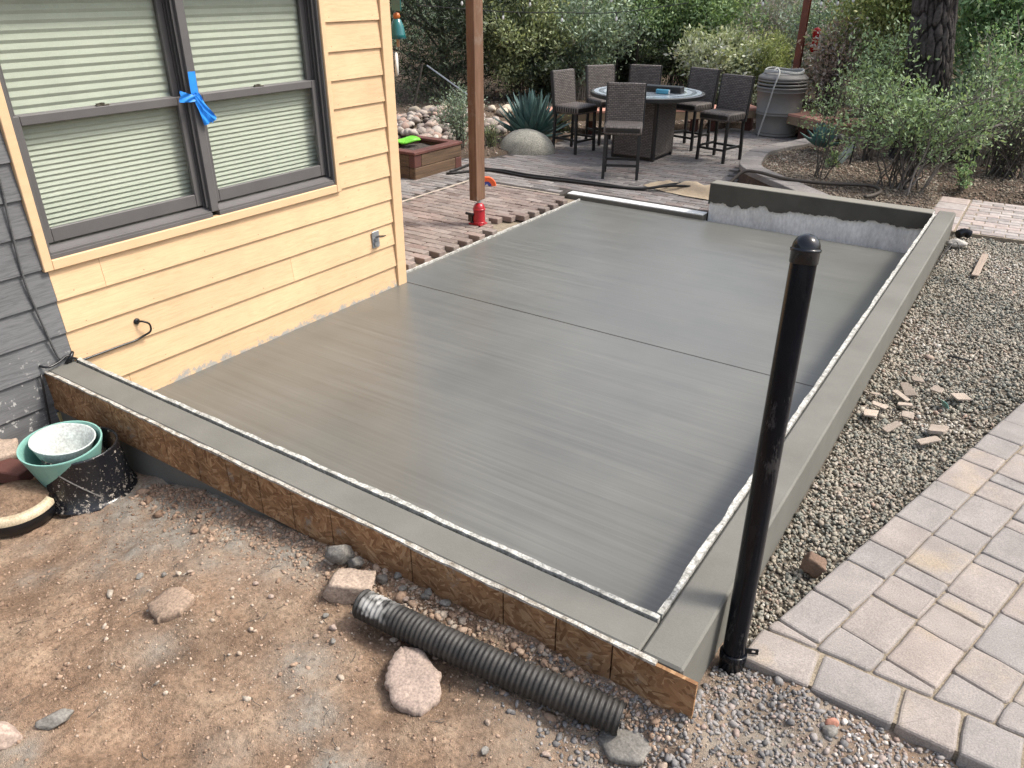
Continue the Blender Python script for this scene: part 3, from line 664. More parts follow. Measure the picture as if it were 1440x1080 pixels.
for k in range(-3, 16):
    z0 = .17+.178*k; z1 = z0+.178
    gl = 'weathered grey siding board' if k < 12 else None
    cut = z1 > WZ0+.02 and z0 < WZ1
    # grey side
    e = W0-.001 if cut else yb-.001
    js = {2: -.62, 0: -.05, 5: -.9, -1: -1.3}.get(k)
    if js is None: plank(-6, e, k, m_gry)
    else: plank(-6, js-.001, k, m_gry); plank(js+.001, e, k, m_gry)
    # cream side
    if k < -1: continue
    zbot = -.03 if k == -1 else None
    if cut and z0 < WZ0 < z1-.03:
        pass
    segs = [(yb+.001, 2.735)]
    if k == 3: segs = [(yb+.001, .417), (.419, 2.735)]
    if k == 1: segs = [(yb+.001, 1.698), (1.700, 2.735)]
    if k == -1: segs = [(yb+.001, .424), (.426, 2.735)]
    for a, b in segs:
        if cut and z0 > WZ0-.03 and z0 < WZ1:
            if b > W1: plank(max(a, W1+.001), b, k, m_yel)
        elif cut and z0 <= WZ0-.03:
            if b > W1: plank(a, min(b, W1-.001), k, m_yel, WZ0-.001) if a < W1 else None; plank(max(a, W1+.001), b, k, m_yel)
            else: plank(a, b, k, m_yel, WZ0-.001)
        else: plank(a, b, k, m_yel, None, zbot)
mesh_np('corner_board', *box(-.02, .032, 2.737, 2.838, -.03, 2.95, .003), m_trim, hs)
mesh_np('corner_board', *box(-.11, -.021, 2.8355, 2.858, -.03, 2.95, .003), m_trim, hs)
mesh_np('roof', [(.0, -6, 2.95), (.0, 2.86, 2.95), (-5, 2.86, 4.2), (-5, -6, 4.2), (.0, -6, 3.0), (.0, 2.86, 3.0), (-5, 2.86, 4.25), (-5, -6, 4.25)], [(3, 2, 1, 0), (4, 5, 6, 7), (0, 1, 5, 4), (1, 2, 6, 5), (2, 3, 7, 6), (3, 0, 4, 7)], M('roof_shingle', (.06, .055, .05)), hs)
g = G(); rg = np.random.default_rng(6)
for k in range(-1, 15):
    zz = .17+.178*k+.028
    for y in np.arange(.25, 2.7, .405)+rg.uniform(-.03, .03):
        if zz > .84 and y < 2.24: continue
        v, f = lathe([(0, .0012), (.0032, .0010), (.0038, 0)], 7, (.0185, y, zz+rg.uniform(-.004, .004)), ax=[[0, 0, 1], [0, 1, 0], [1, 0, 0]]); g.add(v, f)
stuff(g.build('nail_heads', M('painted_nail', (.36, .245, .14), None, 5, .5, speck=0), hs))
# window casing boards
TW = .047
mesh_np('window_trim', *box(-.02, .034, W0, W0+TW, WZ0, WZ1, .003), m_trim, hs)
mesh_np('window_trim', *box(-.02, .034, W1-.04, W1, WZ0, WZ1, .003), m_trim, hs)
mesh_np('window_trim', *box(-.02, .0335, W0+TW+.001, W1-.041, WZ0, WZ0+.052, .003), m_trim, hs)
mesh_np('window_trim', *box(-.02, .0335, W0+TW+.001, W1-.041, WZ1-.055, WZ1, .003), m_trim, hs)
Y0, Y1, Z0, Z1 = W0+TW, W1-.04, WZ0+.052, WZ1-.055     # rough opening .169..2.173, .92..2.205
wf = mesh_np('window_frame', *box(-.115, .020, Y0, Y0+.012, Z0, Z1, .001), m_wfr, hs)
def wpart(name, *a, c=.002): return mesh_np(name, *box(*a, c), m_wfr, wf)
wpart('frame_side', -.115, .020, Y1-.012, Y1, Z0, Z1)
wpart('frame_head', -.115, .020, Y0+.0125, Y1-.0125, Z1-.03, Z1)
MU0, MU1 = 1.143, 1.205
wpart('mullion', -.115, .018, MU0+.012, MU1, Z0+.03, Z1-.03)
def unit(a, b):
    # sloping sill
    v = [(-.11, a, Z0+.001), (.020, a, Z0+.001), (.020, a, Z0+.020), (-.03, a, Z0+.052), (-.11, a, Z0+.062)]; v += [(x, b, z) for x, _, z in v]
    mesh_np('window_sill', v, [(0, 1, 2, 3, 4), (9, 8, 7, 6, 5), (1, 6, 7, 2), (2, 7, 8, 3), (3, 8, 9, 4), (0, 5, 6, 1)], m_wfr, wf)
    wpart('sill_lip', .004, .017, a+.002, b-.002, Z0+.0215, Z0+.034, c=.001)
    for s, e in ((a, 1), (b, -1)):   # jamb tracks
        for x0 in (-.004, -.035, -.066):
            q = sorted((s, s+e*.016)); wpart('jamb_track', x0-.006, x0, q[0], q[1], Z0+.056, Z1-.031, c=.001)
    def sash(x, z0, z1, bot, top, side):
        o = mesh_np('sash', *box(x-.028, x, a+.017, a+.017+side, z0, z1, .003), m_wfr, hs)
        for q in ((a+.017+side+.0005, b-.017-side-.0005, z0, z0+bot), (a+.017+side+.0005, b-.017-side-.0005, z1-top, z1)): mesh_np('rail', *box(x-.028, x-.0005, *q, .003), m_wfr, o)
        mesh_np('stile', *box(x-.028, x, b-.017-side, b-.017, z0, z1, .003), m_wfr, o)
        mesh_np('glass', *box(x-.017, x-.012, a+.017+side-.003, b-.017-side+.003, z0+bot-.003, z1-top+.003), m_glass, o)
        return o
    s1 = sash(-.036, Z0+.066, 1.605, .072, .045, .040)
    sash(-.069, 1.562, Z1-.03, .045, .05, .040)
    c = (a+b)/2
    lk = G(); lk.add(*box(-.062, -.040, c-.035, c+.035, 1.606, 1.612, .002)); lk.add(*lathe([(.0, .0), (.014, 0), (.014, .008), (.0, .010)], 10, (-.052, c, 1.612))); lk.add(*bar((-.052, c, 1.617), (-.045, c-.035, 1.617), .008, .006))
    lk.build('sash_lock', M('bronze_lock', (.09, .08, .06), None, 5, .4, metal=.4), s1)
t = NT('window_glass'); t.t.nodes.remove(t.b); tr = t.n('ShaderNodeBsdfTransparent'); tr.inputs[0].default_value = (.985, 1.0, .99, 1)
gl = t.n('ShaderNodeBsdfGlossy'); gl.inputs['Roughness'].default_value = .02; fr = t.n('ShaderNodeFresnel'); fr.inputs[0].default_value = 1.75
mx = t.n('ShaderNodeMixShader'); ge = t.n('ShaderNodeNewGeometry'); t.l(t.math('MULTIPLY', fr.outputs[0], t.math('SUBTRACT', 1.0, ge.outputs['Backfacing'])), mx.inputs[0]); t.l(tr.outputs[0], mx.inputs[1]); t.l(gl.outputs[0], mx.inputs[2]); t.l(mx.outputs[0], t.out.inputs[0]); m_glass = t.m
unit(Y0+.0125, MU0+.0115); unit(MU1+.0005, Y1-.0125)
m_blind = M('pleated_fabric', (.40, .415, .345), (.37, .385, .32), 5, .8, .1, 200, .001, spec=.2, speck=.04)
def blind(a, b, label):
    z = Z1-.04; n = 0; P = []
    while z > 1.00:
        p = .0265 if z < 1.55 else .0265+.015*min(1, (z-1.55)/.12); P += [(-.110, z), (-.1025, z-p*.6)]; z -= p
    P.append((-.110, z)); v = [(x, y, zz) for y in (a, b) for x, zz in P]; n = len(P)
    o = mesh_np('pleated_blind', v, [(i, i+1, n+i+1, n+i) for i in range(n-1)], m_blind, loc=(-.12, (a+b)/2, 1.0)); tag(o, label, 'blind', 'pleated blinds behind the window glass')
blind(.186, 1.128, 'pale green pleated blind behind the left pair of panes'); blind(1.222, 2.155, 'pale green pleated blind behind the right pair of panes')
# wall fittings
m_galv = M('galvanised', (.42, .43, .44), (.33, .34, .35), 14, .35, .1, 90, .002, spec=.5, metal=.7)
ow = thing('outlet_box', 'grey weatherproof outlet box with its cover flipped open on the cream siding', 'outlet', (.02, 2.53, .38))
mesh_np('back_plate', *box(.018, .026, 2.485, 2.562, .375, .502, .003), m_galv, ow)
mesh_np('cover_hinge', *box(.026, .036, 2.505, 2.545, .43, .445, .002), m_galv, ow)
mesh_np('receptacle', *lathe([(0, .012), (.024, .012), (.026, .006), (.026, 0)], 18, (.026, 2.525, .405), ax=[[0, 0, 1], [0, 1, 0], [1, 0, 0]]), m_galv, ow)
mesh_np('flip_cover', *bar((.034, 2.525, .462), (.105, 2.535, .474), .05, .006, c=.002), m_metal_blk, ow)
gm = thing('wall_cable', 'black cable coming out of a round grommet and running along a siding lap', 'cable', (.02, .54, .44))
mesh_np('grommet', *lathe([(0, .014), (.012, .013), (.018, .006), (.019, 0)], 16, (.014, .54, .452), ax=[[0, 0, -1], [0, 1, 0], [1, 0, 0]]), m_black, gm)
mesh_np('cord', *tube(smoothpath([(.024, .54, .452), (.055, .555, .455), (.062, .585, .43), (.055, .585, .385), (.034, .55, .362), (.027, .50, .350), (.026, .42, .350), (.026, .30, .350), (.026, .18, .351), (.028, .11, .358)], 5), .006, 6), m_black, gm, smooth=True)
gc = mesh_np('grey_conduit', *tube(smoothpath([(.028, .052, 2.4), (.028, .045, 1.5), (.026, .045, 1.315), (.028, .032, 1.15), (.026, .02, .87), (.029, .034, .675), (.028, .062, .45), (.03, .075, .40)], 5), .0062, 6), M('grey_cable_jacket', (.10, .10, .10), None, 5, .5), loc=(.03, .05, .4), smooth=True); tag(gc, 'thin grey cable stapled down the grey siding beside the cream edge', 'cable')
cc = G(); cc.add(*tube(smoothpath([(.02, -.03, .40), (.05, .0, .39), (.045, .06, .395), (.03, .11, .405), (.04, .14, .385), (.025, .16, .37)], 5), .006, 6)); cc.add(*tube(smoothpath([(.03, .10, .37), (.05, .12, .40), (.03, .145, .415), (.035, .12, .37)], 5), .009, 6))
tag(cc.build('cable_end', m_black, loc=(.03, .1, .37), smooth=True), 'tangled black cable end lying where the kerb meets the siding', 'cable')
bs = mesh_np('loose_cable', *tube(smoothpath([(.035, -.04, .36), (.04, -.06, .2), (.045, -.075, .05), (.05, -.08, -.04)], 4), .006, 6), m_metal_blk, loc=(.04, -.06, -.04), smooth=True); tag(bs, 'dark cable hanging down the grey siding below the kerb end', 'cable')
# blue painter's tape on the mullion
m_tape = M('blue_tape', (.02, .24, .72), (.012, .18, .60), 14, .5, .5, 70, .004, spec=.4, speck=.05)
tp = thing('painters_tape', 'blue tape crossed and knotted on the window mullion', 'tape', (.02, 1.17, 1.5))
def ribbon(name, pts, w, wob, seed, mat=m_tape):
    P = smoothpath(pts, 6); n = len(P); T = np.gradient(P, axis=0); T /= np.linalg.norm(T, axis=1)[:, None]; nx = np.array([1, 0, 0]); s = np.cross(T, nx); s /= np.linalg.norm(s, axis=1)[:, None]
    rows = []; m_ = 7
    for j in range(m_):
        u = (j/(m_-1)-.5); rr = wob*np.sin(u*9+np.arange(n)*.55+seed)+wob*.6*fbm(np.arange(n)*.6, np.full(n, u*5.), seed, 3)
        rows.append(P+s*(u*np.broadcast_to(w, (n,)))[:, None]+np.outer(rr, nx))
    v = np.concatenate(rows); v2 = v+np.array([-.0012, 0, 0]); N = len(v)
    f = [(j*n+i, j*n+i+1, (j+1)*n+i+1, (j+1)*n+i) for j in range(m_-1) for i in range(n-1)]; f += [tuple(k+N for k in q[::-1]) for q in f]
    mesh_np(name, np.concatenate([v, v2]), f, mat, tp, smooth=True)
ribbon('tape_strip', [(.0215, 1.178, 1.735), (.0215, 1.176, 1.66), (.023, 1.175, 1.60)], .047, .0, 1)
ribbon('tape_strip', [(.012, 1.085, 1.612), (.028, 1.11, 1.605), (.034, 1.14, 1.60), (.033, 1.18, 1.60)], np.linspace(.062, .03, 19), .006, 2)
ribbon('tape_strip', [(.030, 1.172, 1.625), (.036, 1.180, 1.585), (.040, 1.190, 1.53), (.046, 1.215, 1.455)], np.linspace(.032, .05, 19), .007, 3)
ribbon('tape_strip', [(.032, 1.178, 1.62), (.040, 1.196, 1.575), (.044, 1.222, 1.52), (.045, 1.262, 1.468)], np.linspace(.03, .045, 19), .007, 5)
# hangings past the house corner
m_teal = M('teal_glass', (.012, .15, .15), (.008, .085, .09), 6, .12, .05, spec=.6, speck=.05)
wc = thing('wind_chime', 'teal glass chime with an orange bead and wooden clapper hanging by the house corner', 'wind chime', (-.10, 3.05, 2.4))
mesh_np('cord', *tube([(-.10, 3.05, 2.6), (-.10, 3.05, 1.8)], .0025, 5), m_metal_blk, wc)
mesh_np('glass_plate', *box(-.065, .07, -.004, .004, 0, .30, .002, rotz(R(-20)), (-.10, 3.05, 1.995)), m_teal, wc)
mesh_np('bead', *lathe([(0, 0), (.02, .006), (.027, .025), (.02, .045), (0, .05)], 14, (-.10, 3.05, 1.935)), M('orange_bead', (.45, .13, .03), None, 5, .3), wc, smooth=True)
mesh_np('glass_bell', *lathe([(.012, .14), (.03, .125), (.048, .08), (.056, .03), (.064, .0), (.06, .0), (.044, .07), (.02, .118)], 20, (-.10, 3.05, 1.81)), m_teal, wc, smooth=True)
mesh_np('clapper', *lathe([(0, 0), (.012, 0), (.012, .06), (0, .062)], 10, (-.10, 3.05, 1.755)), M('clapper_wood', (.42, .25, .15)), wc)
th = thing('wall_dial', 'white round dial on two wire brackets at the house corner', 'dial', (-.075, 2.99, 1.64))
ax = [[-.62, .785, 0], [0, 0, 1], [.785, .62, 0]]
mesh_np('dial_face', *lathe([(0, .012), (.075, .010), (.084, 0), (.075, -.008), (0, -.01)], 26, (-.075, 2.99, 1.64), ax=ax), M('dial_white', (.72, .70, .64), None, 6, .4, speck=.06), th, smooth=True)
for z in (1.715, 1.565): mesh_np('bracket', *tube([(-.075, 2.99, z), (-.15, 2.93, z+.006), (-.22, 2.862, z+.008)], .003, 5), m_galv, th)

# ================================================================== FOREGROUND OBJECTS
# black standpipe
A = np.array([3.645, .331, .10]); B = np.array([3.5815, .5691, 1.555]); d = (B-A)/np.linalg.norm(B-A); L = np.linalg.norm(B-A)
s = np.cross(d, [0, 0, 1]); s /= np.linalg.norm(s); u = np.cross(s, d); AX = [s, u, d] if np.dot(np.cross(s, u), d) > 0 else [u, s, d]
t = NT('scuffed_black_pipe'); P = t.coord((1, 1, .22), rand=False); P2 = t.coord(rand=False)
col = t.ramp(t.noise(P2, 5, 4), [(.3, (.003, .0036, .0055)), (.7, (.005, .006, .009))])
sx = t.n('ShaderNodeSeparateXYZ'); t.l(P2, sx.inputs[0])
zm = t.ramp(sx.outputs['Z'], [(.70, .12), (.78, .9), (1.08, 1.0), (1.14, .08)]); zm = t.math('MULTIPLY', zm, t.ramp(sx.outputs['Y'], [(0.0, 1.0), (.012, .15)])); sc1 = t.math('MULTIPLY', t.ramp(t.noise(P, 34, 6, .75), [(.54, 0.0), (.60, 1.0)]), zm)
col = t.mix(col, (.30, .27, .25), t.math('MULTIPLY', sc1, .8))
t.set(col, t.ramp(t.noise(P2, 18, 5), [(.3, .12), (.7, .22)]), .22); t.bump(t.noise(P2, 30, 4), .05, .002); m_pipe = t.m
sp = thing('standpipe', 'tall black plastic pipe with a domed cap standing by the paver corner', 'pipe', tuple(A))
r = .0372
mesh_np('pipe', *lathe([(r, -.06), (r, L-.04)], 40, A, ax=AX), m_pipe, sp, smooth=True)
q = .0372; pr = [(q+.0015, L-.075), (q+.0028, L-.073), (q+.0028, L-.042), (q+.0052, L-.041), (q+.0055, L-.034), (q+.002, L-.033)]
pr += [((q+.002)*math.cos(a), L-.033+.041*math.sin(a)) for a in np.linspace(.08, math.pi/2, 10)]
mesh_np('domed_cap', *lathe(pr, 40, A, ax=AX), M('glossy_black_cap', (.008, .009, .012), None, 8, .18, .02, 40, .001, spec=.4, speck=.03), sp, smooth=True)
mesh_np('pipe_socket', *lathe([(r-.002, -.06), (r+.004, -.06), (r+.004, .052), (r+.0075, .056), (r+.008, .078), (r+.0065, .081), (r+.001, .081)], 40, A, ax=AX), m_pipe, sp, smooth=True)
for zz in (.060, .090):
    b0 = A+d*zz; e = np.array([.90, .44, 0.0]); e /= np.linalg.norm(e); e = e-d*(e@d); e /= np.linalg.norm(e); w = d; g = G()
    def pl_(x0, x1, y0, y1):
        v, f = box(x0, x1, y0, y1, -.0025, .0025); return v@np.array([e, w, np.cross(e, w)])+b0, f
    for a in ((.036, .058, -.010, .010), (.058, .070, -.010, -.005), (.058, .070, .005, .010), (.070, .080, -.010, .010)): g.add(*pl_(*a))
    g.build('clamp_ear', m_black, sp)
g = G()
for i, (zz, an, ln) in enumerate(((.03, 3.6, .05), (.035, 4.3, .04), (.02, 4.9, .045))):
    c = A+d*zz+(np.array(AX[0])*math.cos(an)+np.array(AX[1])*math.sin(an))*(r+.0045); g.add(*bar(c, c+d*ln, .005, .0012, up=c-A-d*zz))
# corrugated drain pipe
t = NT('dusty_black_plastic'); P = t.coord(rand=False); ge = t.n('ShaderNodeNewGeometry')
col = t.ramp(t.noise(P, 11, 5, .7), [(.35, (.014, .0135, .013)), (.65, (.045, .041, .036))]); col = t.mix(col, (.55, .54, .51), t.attr('tint'))
t.set(col, .55, .35); t.bump(t.noise(P, 120, 4), .3, .002)
g = G(); n = 52*6; a, b = np.array([2.485, -.235, .235]), np.array([3.452, -.118, .188]); dr = (b-a)/np.linalg.norm(b-a); Ln = np.linalg.norm(b-a)
s_ = np.linspace(0, 1, n); ph = (s_*52) % 1; pro = np.where(ph < .5, 1, 0)*1.0; pro = np.clip((np.sin(ph*2*math.pi)*1.8)+.5, 0, 1)
path = a+np.outer(s_, b-a)+np.outer(.018*np.sin(s_*math.pi), [0.2, -1, -.1]); path[:, 2] += .012*np.sin(s_*3.1)
v, f = tube(path, (.0485+.0055*pro), 36, False); v2, f2 = tube(path, (.0455+.0055*pro), 36, False)
ring = 36; N = len(v); f += [q[::-1] for q in [tuple(k+N for k in q) for q in f2]]
f += [(j, N+j, N+(j+1) % ring, (j+1) % ring) for j in range(ring)]; e0 = (n-1)*ring; f += [(e0+j, e0+(j+1) % ring, N+e0+(j+1) % ring, N+e0+j) for j in range(ring)]
V = np.concatenate([v, v2]); al = np.repeat(np.concatenate([s_, s_]), ring)
tn = .6*sstep(.17, .07, al)*sstep(.0, .05, al)*np.clip((fbm(V[:, 0]*40, V[:, 1]*55+V[:, 2]*60, 6, 4)+.14)*5, 0, 1)*(V[:, 2] > .245)
tn = np.maximum(tn, .9*(fbm(V[:, 0]*60, V[:, 1]*60+V[:, 2]*70, 16, 3) > .36))
dp = mesh_np('drain_pipe', V, f, t.m, None, tuple((a+b)/2-np.array([0, 0, .05])), True, tn); tag(dp, 'black corrugated drain pipe lying along the chipboard, white splashes at one end', 'pipe')

def stone(name, label, loc, size, rot, mat, seed, sub=4, planes=14, group=None, rough=.045, cat='rock', sink=.25):
    v, f = rock(seed, size, sub, planes, rough); v = v@rotm(*rot); v = v+np.array(loc)+np.array([0, 0, -v[:, 2].min()*(1-sink)-0])
    o = mesh_np(name, v, f, mat, None, loc, True); tag(o, label, cat, group); return o
dz = lambda x, y: float(dirt_z(np.array(x), np.array(y)))
def flatstone(name, label, poly, z0, th, mat, seed, tilt=(0, 0), dome=.006, cat='rock'):
    """slab like stone from its outline with an uneven broken top"""
    P = np.array(roundpoly(poly, .008, 2)); rgs = np.random.default_rng(seed); c = P.mean(0); n = len(P); ds = []
    Q = []
    for i in range(n):
        for k in range(4): Q.append(P[i]+(P[(i+1) % n]-P[i])*k/4)
    P = np.array(Q); n = len(P); P = P+(.010*fbm(np.arange(n)*.9, np.zeros(n), seed, 5))[:, None]*2*(P-c)/np.linalg.norm(P-c, axis=1)[:, None]
    rows = []
    for sc_, zz in ((.80, 0), (.96, .45), (1.0, .80), (.965, .97), (.75, 1.0), (.5, 1.02), (.25, 1.03)):
        q = c+(P-c)*sc_; z = z0+th*zz+(q[:, 0]-c[0])*tilt[0]+(q[:, 1]-c[1])*tilt[1]+dome*(1-sc_)+(.016*fbm(q[:, 0]*22, q[:, 1]*22, seed, 5) if zz > .3 else 0)
        rows.append(np.column_stack([q, z*np.ones(n)]))
    v = np.concatenate(rows+[np.array([[c[0], c[1], z0+th*1.03+dome]])]); f = [(i*n+j, i*n+(j+1) % n, (i+1)*n+(j+1) % n, (i+1)*n+j) for i in range(6) for j in range(n)]
    f += [(6*n+j, 6*n+(j+1) % n, 7*n) for j in range(n)]; o = mesh_np(name, v, f, mat, None, (c[0], c[1], z0), True); return tag(o, label, cat)
flatstone('rock', 'large flat pinkish rock lying on the bare dirt below the drain pipe', [(2.745, -.41), (2.82, -.45), (2.905, -.435), (2.935, -.36), (2.88, -.285), (2.775, -.255), (2.71, -.285), (2.715, -.35)], dz(2.8, -.35)-.005, .062, m_pink, 31, (-.12, .18))
stone('rock', 'blocky tan rock at the splashed end of the drain pipe', (2.36, -.165, dz(2.36, -.165)), (.125, .078, .075), (.08, .05, .42), m_stone, 44, 4, 6, sink=.15)
stone('rock', 'grey rock leaning on the chipboard behind the blocky tan rock', (2.225, -.075, dz(2.22, -.08)), (.06, .035, .05), (.3, .2, .8), m_greyst, 13, 4, 10, sink=.2)
stone('rock', 'rounded grey stone beside the chipboard near the blocky tan rock', (2.29, -.07, dz(2.29, -.07)), (.035, .03, .034), (0, 0, .2), m_greyst, 17, 3, 16, sink=.25)
stone('rock', 'small grey stone between the drain pipe end and the chipboard', (2.42, -.06, dz(2.42, -.06)), (.026, .022, .02), (0, 0, .2), m_greyst, 18, 3, 12, sink=.2)
flatstone('rock', 'half buried tan rock with a shadowed lower edge in the middle of the dirt', [(1.80, -.64), (1.90, -.66), (1.955, -.60), (1.95, -.53), (1.87, -.52), (1.81, -.56)], dz(1.88, -.59)-.03, .055, M('dirty_stone', (.36, .265, .195), (.25, .18, .13), 5, .9, .5, 50, .006, speck=.3, sscale=110), 55, (.05, .25))
flatstone('rock', 'half buried grey slab of rock below the open end of the drain pipe', [(3.40, -.17), (3.47, -.22), (3.56, -.19), (3.56, -.11), (3.47, -.09), (3.41, -.11)], dz(3.48, -.15)-.022, .04, m_greyst, 58, (.1, .1))
stone('rock', 'flat grey rock at the lower left edge of the dirt', (1.985, -1.075, dz(1.985, -1.075)), (.055, .03, .022), (.2, 0, .9), m_greyst, 61, 4, 8, sink=.3)
stone('rock', 'pale reddish rock at the bottom left corner of the dirt', (1.89, -1.21, dz(1.89, -1.21)), (.075, .045, .04), (.1, .2, .7), m_pink, 63, 4, 10, sink=.25)
stone('rock', 'brown split rock with a hollow top on the gravel against the pavers', (3.750, .955, .125), (.068, .046, .058), (.25, .3, .35), M('brown_rock', (.24, .155, .11), (.13, .085, .06), 6, .85, .6, 40, .008), 77, 4, 6, sink=.12, rough=.06)
stone('rock', 'small salmon pink stone on the grey gravel below the pavers', (3.985, .255, dz(3.985, .255)), (.024, .019, .018), (0, 0, .4), M('salmon_stone', (.42, .20, .14), None, 8, .8), 73, 3, 12, sink=.1)
stone('rock', 'small greenish grey stone touching the salmon pink stone', (3.99, .222, dz(3.99, .222)), (.024, .021, .017), (0, 0, 1.2), m_greyst, 75, 3, 14, sink=.1)
k = 0
for x, y, s_, mt in ((2.43, -.33, .016, 1), (2.40, -.385, .012, 0), (2.47, -.37, .013, 2), (2.36, -.30, .013, 2), (2.62, -.03, .02, 2), (2.70, -.035, .022, 2), (2.72, -.22, .016, 2), (2.755, -.215, .014, 2), (2.81, -.23, .014, 1), (3.1, -.33, .013, 0),
                     (3.3, -.31, .014, 1), (3.15, -.42, .016, 2), (2.02, -.33, .013, 1), (2.13, -.35, .012, 1), (1.64, -.47, .014, 2), (1.76, -.43, .013, 0), (1.55, -.52, .018, 2), (2.62, -.05, .018, 2), (2.32, -.0, .02, 2), (2.46, -.02, .02, 2), (2.52, -.06, .017, 2), (3.45, -.33, .014, 0), (3.32, -.45, .012, 1), (3.61, -.16, .018, 0), (2.20, -.5, .011, 0), (2.56, -.09, .015, 1)):
    o = stone('small_stone', 'small loose stone lying on the bare dirt in front of the chipboard', (x, y, dz(x, y)), (s_, s_*.8, s_*.65), (0, 0, k*1.3), (m_stone, m_pink, m_greyst)[mt], 100+k, 3, 12, 'loose stones on the dirt', sink=.2); k += 1
rg = np.random.default_rng(14); g = G()
for i in range(110):
    x = rg.uniform(.6, 3.4); y = -rg.uniform(.02, 1.1)**1.2; a = rg.uniform(0, 6.3); ln = rg.uniform(.015, .06); z = dz(x, y)+.004
    g.add(*tube([(x, y, z), (x+ln*.5*math.cos(a), y+ln*.5*math.sin(a), z+rg.uniform(0, .008)), (x+ln*math.cos(a+.3), y+ln*math.sin(a+.3), z)], .0012, 4))
stuff(g.build('twig_litter', m_branch, loc=(2, -.5, .1)))
# stone chips on the gravel
m_chip = M('sandstone_chip', (.37, .305, .25), (.28, .23, .185), 9, .85, .3, 60, .003, speck=.25, orand=.32)
chips = [(3.817, 2.957, .05, .032, .2, 'small pinkish stone chip farthest from the camera in the chip scatter'), (3.79, 2.80, .085, .04, -.05, 'long tan stone chip lying behind the stacked pair'), (3.775, 2.69, .07, .035, -.35, 'narrow upright stone chip between the long tan chip and the dark chips'),
         (3.93, 2.885, .045, .035, -.4, 'small grey brown stone chip behind the mint shard'), (4.05, 2.865, .07, .055, .1, 'pale square stone chip right of the mint shard'), (3.65, 2.63, .04, .03, .2, 'small broken stone chip nearest the kerb'),
         (3.695, 2.505, .055, .035, -.1, 'dark leaning stone chip beside the kerb side slab'), (3.812, 2.595, .05, .022, -.5, 'thin grey stone chip lying before the upright chip'), (3.677, 2.385, .075, .05, -.25, 'brownish rectangular stone chip near the kerb'),
         (3.842, 2.475, .045, .04, .5, 'rounded pale stone chip in the middle of the scatter'), (3.795, 2.30, .065, .028, .1, 'thin pale sliver of stone nearest the camera on the kerb side'), (4.0, 2.39, .075, .055, .1, 'thick pinkish square stone chip near the pavers'), (3.975, 2.255, .075, .04, -.55, 'pale oblong stone chip overlapping the thick square chip')]
for i, (x, y, a, b, rz, lb) in enumerate(chips):
    rgs = np.random.default_rng(300+i); a *= 1.4; b *= 1.4; q = [(-a/2, -b/2), (a/2, -b/2), (a/2, b/2), (-a/2, b/2)]; q = [(p[0]*rgs.uniform(.85, 1.15), p[1]*rgs.uniform(.8, 1.2)) for p in q]
    v, f = prism(roundpoly(q, .006, 2, .0015, rgs), 0, .008 if i != 11 else .018, .002); v = v@rotm(rgs.normal(.0, .17), rgs.normal(.0, .17), rz+rgs.normal(0, .7))+np.array([x, y, .150])
    tag(mesh_np('stone_chip', v, f, m_chip, None, (x, y, .15)), lb, 'stone chip', 'stone chips scattered on the gravel')
v, f = lathe([(.055, -.03), (.055, .03), (.051, .03), (.051, -.03)], 10, (0, 0, 0), .2, 1.35); v = v@rotm(R(80), .1, .6)+np.array([3.955, 2.70, .125])
m_mint = M('mint_plastic', (.22, .42, .36), (.18, .36, .31), 5, .35, .05, 90, .001, spec=.45, speck=.05)
tag(mesh_np('plastic_shard', v, f, m_mint, None, (3.955, 2.72, .15)), 'curved mint green plastic shard among the stone chips', 'shard')
tag(mesh_np('wood_stick', *bar((3.89, 5.17, .152), (3.905, 5.80, .156), .05, .014, c=.003), M('weathered_lath', (.36, .29, .23), (.26, .2, .16), 4, .85, .4, 40, .003, (14, 1, 14)), None, (3.9, 5.5, .15)), 'flat weathered wooden stick lying on the gravel', 'stick')
stone('rock', 'rounded white rock on the gravel near the far end of the right kerb', (3.665, 5.98, .13), (.085, .06, .05), (0, 0, .3), M('white_rock', (.45, .42, .38), (.33, .31, .28), 6, .85), 91, 4, 16, sink=.2)
v, f = tube(smoothpath([(3.64, 6.27, .17), (3.68, 6.32, .185), (3.73, 6.35, .165)], 10), .034+.006*np.sin(np.arange(21)*2.1), 18, True)
tag(mesh_np('drain_fitting', v, f, m_black, None, (3.68, 6.3, .13), False), 'short dark corrugated pipe end at the far end of the right kerb', 'pipe fitting')
g = G(); g.add(*tube(smoothpath([(3.62, 5.72, .15), (3.66, 5.6, .19), (3.71, 5.75, .16), (3.66, 5.9, .2), (3.61, 5.66, .15)], 6), .004, 5)); g.add(*tube(smoothpath([(3.6, 5.3, .15), (3.62, 5.5, .18), (3.61, 5.8, .16), (3.64, 6.1, .18)], 6), .005, 5))
tag(g.build('wire_scrap', m_metal_blk, loc=(3.64, 5.7, .15)), 'loose dark wire tangled on the gravel beside the white rock', 'wire')
tag(mesh_np('dark_stick', *tube(smoothpath([(3.92, 3.42, .152), (3.99, 3.40, .158), (4.06, 3.42, .152)], 4), .006, 5), m_metal_blk, None, (4, 3.4, .15)), 'short dark stick lying on the gravel behind the stone chips', 'stick')
